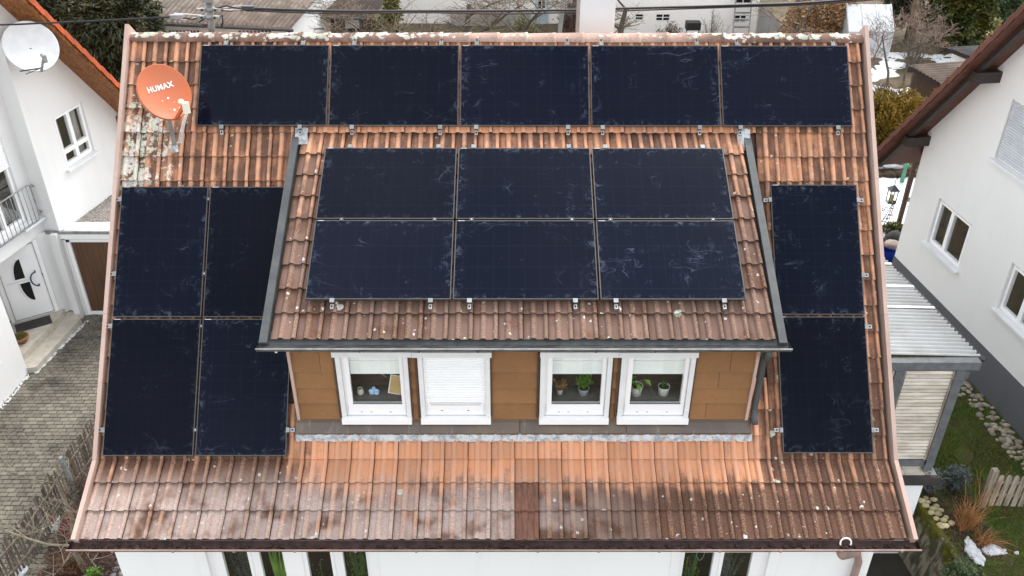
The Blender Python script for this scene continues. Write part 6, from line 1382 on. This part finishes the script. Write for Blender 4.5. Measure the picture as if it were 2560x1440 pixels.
# tan beech hedge, greenhouse, evergreens on the right
leaf_mass('beech_hedge', 'tan dry leaved hedge above the right half of the ridge', 'hedge', (16.3,24.5,.2), [(15.9,24.3,1.2,.9,.7,1.2),(16.9,24.4,1.5,.9,.7,1.4),(17.7,24.6,1.7,.8,.7,1.5),(16.4,24.9,1.9,1.0,.6,1.0)], 6500, .17, 'beech_hedge', 61, None, 0, 2.2)
gh = thing('greenhouse', 'small white polycarbonate greenhouse behind the right end of the ridge', 'greenhouse', (18.6,23.9,.4)); gx0, gx1, gyf, gyb = 17.6, 19.35, 23.35, 25.0; m = MB()
m.quad((gx0,gyf,.4),(gx1,gyf,.4),(gx1,gyf,1.35),(gx0,gyf,1.35)); m.quad((gx1,gyf,.4),(gx1,gyb,.4),(gx1,gyb,1.5),(gx1,(gyf+gyb)/2,2.15),(gx1,gyf,1.35)); m.quad((gx0,gyf,.4),(gx0,gyf,1.35),(gx0,(gyf+gyb)/2,2.15),(gx0,gyb,1.5),(gx0,gyb,.4)); m.build('wall_panel', 'poly', gh); m = MB(); m.quad((gx0-.04,gyf-.03,1.36),(gx1+.04,gyf-.03,1.36),(gx1+.04,(gyf+gyb)/2,2.2),(gx0-.04,(gyf+gyb)/2,2.2)); m.quad((gx0-.04,(gyf+gyb)/2,2.2),(gx1+.04,(gyf+gyb)/2,2.2),(gx1+.04,gyb,1.5),(gx0-.04,gyb,1.5)); m.build('roof_panel', 'poly', gh)
for x_ in (gx0,gx0+.58,gx0+1.16,gx1): m = MB(); m.bar((x_,gyf-.035,.4),(x_,gyf-.035,1.36),.03,.03); m.bar((x_,gyf-.04,1.37),(x_,(gyf+gyb)/2,2.22),.03,.03); m.build('glazing_bar', 'white_metal', gh)
leaf_mass('yew_tree', 'broad dark yellow green yew right of the greenhouse', 'tree', (22.2,24.2,.4), [(22.0,24.2,1.8,1.35,1.2,1.5),(22.5,24.2,3.0,1.6,1.3,1.6),(21.7,24.4,3.6,1.2,1.1,1.2),(22.9,24.3,1.5,.8,.9,1.1)], 26000, .20, 'yew', 62, ((22.2,24.3,.4),(22.2,24.3,3.5),.2), -.2, 2.2)
leaf_mass('conifer_tree', 'dark conifer with mossy trunk between greenhouse and yew', 'tree', (20.7,25.6,.4), [(20.3,26,2.6,.8,.8,2.0),(21.0,26,3.0,.7,.8,2.2)], 6000, .28, 'conifer', 63, None, .3, 2.6)
m = MB(); m.tube([(20.75,24.9,.4),(20.75,24.9,1.8),(20.6,24.9,3.6)], [.22,.2,.16], 9); tag(m.build('mossy_trunk', 'mossy_bark', None, True), 'moss covered tree trunk left of the yew', 'tree trunk')
leaf_mass('variegated_bush', 'pale yellow variegated bush right of the yew', 'bush', (24.2,26.5,.4), [(24.2,26.4,.85,.75,.6,.55),(24.7,26.3,.7,.6,.5,.4)], 2200, .17, 'variegated', 64)
leaf_mass('holly_bush', 'glossy dark green holly at the top right', 'bush', (25.6,27.2,.4), [(25.6,27.2,1.6,1.0,1.0,1.4),(26.3,27,2.2,.9,.9,1.1)], 6000, .17, 'holly', 65)
leaf_mass('dry_tussock', 'straw coloured grass tussock below the variegated bush', 'ornamental grass', (23.4,24.9,.4), [(23.3,24.9,.6,.55,.4,.4),(23.9,24.9,.6,.5,.4,.35)], 1500, .3, 'grass_yellow', 66, None, .5, 6)
o = thing('garden_table', 'blue and white garden furniture at the top right', 'garden furniture', (25.0,28.6,.4)); m = MB(); m.box(24.4,25.6,28.2,29.4,.4,.46); m.build('paving', 'marble', o); m = MB(); m.lathe([(0,0),(.3,0),(.32,.7),(.35,.75),(0,.75)], (25.1,28.9,.46), 14); m.build('tub', 'pot_white', o); m = MB(); m.add([(24.4,29.2,.5),(24.9,29.2,.5),(24.7,29.2,1.4),(24.35,29.2,1.3)], [(0,1,2,3)]); m.build('parasol_cloth', 'blue_plastic', o)
for i, (x_,y_,l,ln) in enumerate(((18.1,19.9,'left one of three bare trunks on the snowy garden',-.02),(18.5,19.4,'middle one of three bare trunks on the snowy garden',.05),(18.95,19.8,'right one of three bare trunks on the snowy garden',.09))):
    bare_tree('bare_bush_tree', l, (x_,y_,.42), 3.1, 130+i, .055, .9, (ln,.05), 'bark', 'twig_pink', 4, 2, .45, up=.8, twigr=.0075)
bare_tree('bare_bush_tree', 'pinkish bare shrub in front of the greenhouse', (17.6,20.6,.42), 2.9, 140, .04, .8, (.05,.05), 'twig_pink', 'twig_pink', 4, 2, .1, up=1.0, twigr=.008)
twig_clump('bare_shrub', 'twig', 'brown bare twigs at the foot of the greenhouse', 'shrub', (19.6,21.6,.42), 110, 1.6, 1.1, .009, 142, sub=5)
twig_clump('bare_shrub', 'twig', 'low dark shrub on the snow right of the three trunks', 'shrub', (20.9,20.6,.42), 90, .7, .6, .009, 143, sub=5)
twig_clump('bare_shrub', 'twig', 'low dark shrub on the snow left of the three trunks', 'shrub', (17.3,18.6,.42), 90, .6, .6, .009, 144, sub=5)
def snow_sheet(label, reg, thr, seed, z=.43, step=.12, th=.05):
    m = MB(); nx = int((reg[1]-reg[0])/step); ny = int((reg[3]-reg[2])/step); idx = {}; vs = []; fs = []
    def hgt(x_,y_):
        e = min(x_-reg[0], reg[1]-x_, y_-reg[2], reg[3]-y_); return mnoise.noise(Vector((x_*.8+seed,y_*.8,seed)))+.45*mnoise.noise(Vector((x_*2.7,y_*2.7,seed)))+.3*mnoise.noise(Vector((x_*6,y_*6,seed)))+min(.0,e*1.2-.25)-thr
    for i in range(nx+1):
        for j in range(ny+1): x_ = reg[0]+i*step; y_ = reg[2]+j*step; h = hgt(x_,y_); idx[i,j] = len(vs); vs.append((x_,y_,z-.02+max(-.03,min(th,h*.35))+lz(x_,y_)-GR if z > .3 else z-.02+max(-.03,min(th,h*.35))))
    for i in range(nx):
        for j in range(ny):
            if max(hgt(reg[0]+(i+a)*step,reg[2]+(j+b_)*step) for a in (0,1) for b_ in (0,1)) > -.02: fs.append((idx[i,j],idx[i+1,j],idx[i+1,j+1],idx[i,j+1]))
    m.add(vs, fs); return stuff(m.build('snow', 'snow_mat', None, True), label, 'snow')
snow_sheet('broken snow cover around the bare trunks behind the hedge', (16.2,22.6,16.8,23.6), -.05, 3.3)
snow_sheet('snow covered lawn between hedge and right house', (12.6,16.6,7.6,12.3), -.38, 8.1)
snow_sheet('snow streak below the variegated bush', (22.8,26.5,23.8,25.9), -.1, 5.7)
leaf_mass('thuja_hedge', 'golden green thuja hedge behind the right verge', 'hedge', (15.6,13.7,.4), [(14.6,13.5,1.35,.75,.65,1.15),(15.5,13.5,1.4,.8,.65,1.2),(16.4,13.6,1.4,.8,.7,1.2),(17.2,13.8,1.35,.7,.6,1.15),(15.0,14.0,1.5,.8,.5,1.1),(16.0,14.0,1.5,.8,.5,1.15)], 42000, .11, 'hedge', 70, None, -.5, 2.8)
for nm, lab, A, B_, Cc, Dd, wy in (('garden_shed','brown corrugated garden shed roof behind the hedge',(16.95,16.0,2.50),(17.9,14.5,2.15),(20.2,16.6,2.52),(20.4,14.6,2.2),0),('garden_shed','small shed with dark roof and cream wall beyond the brown one',(19.1,18.15,2.4),(20.2,16.9,2.15),(21.8,18.5,2.4),(22.4,16.9,2.2),1)):
    o = thing(nm, lab, 'shed', ((A[0]+B_[0])/2+.5,(A[1]+B_[1])/2+.3,.4)); m = MB(); corrugated(m, A, B_, Cc, Dd, .14, .022); m.build('roof', ('corr_brown','corr_slate')[wy], o, True); m = MB(); off = Vector((.3,.2,-.08)); a, b_ = Vector(A)+off, Vector(B_)+off; m.add([(a.x,a.y,.4),(b_.x,b_.y,.4),tuple(b_),tuple(a)], [(0,1,2,3)]); m.add([(b_.x,b_.y,.4),(Dd[0],Dd[1],.4),(Dd[0],Dd[1],Dd[2]-.1),tuple(b_)], [(0,1,2,3)]); m.build('wall', ('wood_brown','plaster_cream')[wy], o); m = MB(); m.bar(tuple(Vector(A)+Vector((.03,.03,-.10))),tuple(Vector(B_)+Vector((.03,.03,-.10))),.05,.12); m.build('fascia', 'wood_dark', o)
# lattice panel, stones, lantern, trellis, tubs near the right house corner
la = thing('lattice_panel', 'tan diagonal lattice fence panel under the right eaves', 'lattice', (16.0,12.7,.4)); L0, L1 = Vector((15.72,12.75,.45)), Vector((16.95,12.45,.45)); dv = (L1-L0).normalized(); LL = (L1-L0).length; H_ = 1.0
for q in (0,1): m = MB(); p = L0+dv*LL*q; m.bar(p,p+Vector((0,0,H_)),.06,.06); m.build('stile', 'wood_lattice', la)
for q in (0,1): m = MB(); m.bar(L0+Vector((0,0,H_*q)),L1+Vector((0,0,H_*q)),.05,.06); m.build('rail', 'wood_lattice', la)
for i in range(14):
    s0 = -H_+i*.17; a0_, a1_ = max(0,s0), min(LL,s0+H_)
    if a1_ > a0_+.05: m = MB(); m.bar(L0+dv*a0_+Vector((0,0,a0_-s0)), L0+dv*a1_+Vector((0,0,a1_-s0)), .03, .10); m.build('slat', 'wood_lattice', la)
m = MB(); m.quad(L0+Vector((.02,.08,0)),L1+Vector((.02,.08,0)),L1+Vector((.02,.08,H_)),L0+Vector((.02,.08,H_))); m.build('backing', 'wood_lattice', la)
random.seed(4); stones('border_stones', 'row of dark boulders with snow caps at the hedge foot', [(14.6+i*.38,12.15+random.uniform(-.05,.05),.42,random.uniform(.18,.24)) for i in range(6)], 'soil'); snow('snow caps on the boulders at the hedge foot', (15.0,12.45,.62), .75, .16, .09, 71, 7)
ln_ = thing('lantern', 'black garden lantern hanging beside the porch post', 'lantern', (13.92,8.55,1.5)); c = Vector((13.92,8.55,1.42)); m = MB(); m.box(c.x-.10,c.x+.10,c.y-.10,c.y+.10,c.z,c.z+.03); m.add([(c.x-.13,c.y-.13,c.z+.36),(c.x+.13,c.y-.13,c.z+.36),(c.x+.13,c.y+.13,c.z+.36),(c.x-.13,c.y+.13,c.z+.36),(c.x,c.y,c.z+.50)], [(0,1,4),(1,2,4),(2,3,4),(3,0,4),(3,2,1,0)]); m.build('roof_and_base', 'dark_metal', ln_)
for sx in (-1,1):
    for sy in (-1,1): m = MB(); m.bar((c.x+sx*.09,c.y+sy*.09,c.z+.03),(c.x+sx*.09,c.y+sy*.09,c.z+.36),.018,.018); m.build('corner_bar', 'dark_metal', ln_)
m = MB(); m.lathe([(0,0),(.045,0),(.045,.2),(0,.2)], (c.x,c.y,c.z+.03), 10); m.build('candle', 'lantern_glass', ln_); m = MB(); m.tube([(c.x,c.y,c.z+.5),(c.x,c.y+.02,c.z+.62),(c.x+.1,c.y+.1,c.z+.65)], .008, 5); m.build('hook', 'dark_metal', ln_)
tl = thing('trellis', 'thin dark metal trellis with dry vines by the porch post', 'trellis', (13.85,8.6,.4))
for i in range(3): m = MB(); m.tube([(13.72+i*.13,8.6-.05*i,.42),(13.88+i*.06,8.55,1.0),(13.98+i*.02,8.5,1.5)], .010, 5); m.build('rod', 'dark_metal', tl)
for z in (.65,.85,1.05,1.25): m = MB(); k = (z-.42)*.16; m.tube([(13.70+k,8.6,z),(14.05+k*.3,8.5,z)], .008, 5); m.build('crossbar', 'dark_metal', tl)
m = MB(); random.seed(6)
for i in range(70): p = Vector((random.uniform(13.75,14.05),random.uniform(8.45,8.65),random.uniform(.5,1.4))); leaf(m, p, Vector((random.gauss(0,1),random.gauss(0,1),random.gauss(0,1))), Vector((0,0,1)), .07, .04)
m.build('dry_leaves', 'leaf_litter', tl)
leaf_mass('box_bush', 'low mossy green bush at the foot of the porch post', 'bush', (14.35,8.9,.4), [(14.3,8.75,.5,.4,.3,.2)], 900, .1, 'moss_leaf', 72)
wp = thing('hand_pump', 'pale green garden hand pump by the hedge stones', 'pump', (15.6,11.7,.4)); m = MB(); m.lathe([(.09,0),(.06,.05),(.05,.5),(.08,.55),(.08,.62),(.02,.66)], (15.6,11.7,.42), 10); m.build('column', 'green_plastic', wp, True); m = MB(); m.tube([(15.6,11.7,.98),(15.85,11.65,.94),(15.9,11.64,.85)], .025, 6); m.tube([(15.6,11.7,1.02),(15.35,11.72,1.12)], .02, 6); m.build('spout_and_handle', 'green_plastic', wp, True)
tb = thing('blue_tub', 'blue plastic tub with a sack beside the right house corner', 'tub', (13.75,7.45,.4)); m = MB(); m.add([(13.45,7.2,.75),(14.05,7.1,.75),(14.1,7.6,.75),(13.5,7.7,.75),(13.53,7.28,.42),(13.97,7.2,.42),(14.0,7.52,.42),(13.57,7.6,.42)], [(4,5,6,7),(0,4,5,1)[::-1],(1,5,6,2)[::-1],(2,6,7,3)[::-1],(3,7,4,0)[::-1]]); m.build('tub', 'blue_plastic', tb); m = MB(); m.blob((13.76,7.45,.80),.26,.22,.10,4,.3,2); m.build('sack', 'sack', tb, True)
m = MB(); m.M = Matrix.Translation((13.3,7.95,.5)) @ Matrix.Rotation(.3,4,'Z') @ Matrix.Rotation(.35,4,'Y'); m.box(-.3,.25,-.25,.3,0,.22); tag(m.build('green_crate_cover', 'green_tarp'), 'dull green cover left of the blue tub', 'cover')
m = MB(); m.blob((14.05,8.05,.6),.28,.24,.24,3,.4,2); m.blob((13.8,8.0,.52),.2,.2,.16,5,.3,2); tag(m.build('garden_sacks', 'mat_dark', None, True), 'dark sacks piled against the right house corner', 'sack')
random.seed(12); stones('plinth_stones', 'rocks and moss wedged beside the carport roof and right house', [(13.45+.05*i+random.uniform(-.08,.08),6.5-i*.42,.45,random.uniform(.16,.26)) for i in range(6)], 'stone')
leaf_mass('moss_cushion', 'moss cushions on the rocks beside the carport roof', 'moss', (13.6,5.2,.5), [(13.5,5.6,.6,.2,.3,.15),(13.6,4.9,.6,.2,.3,.15)], 700, .09, 'moss_leaf', 73)
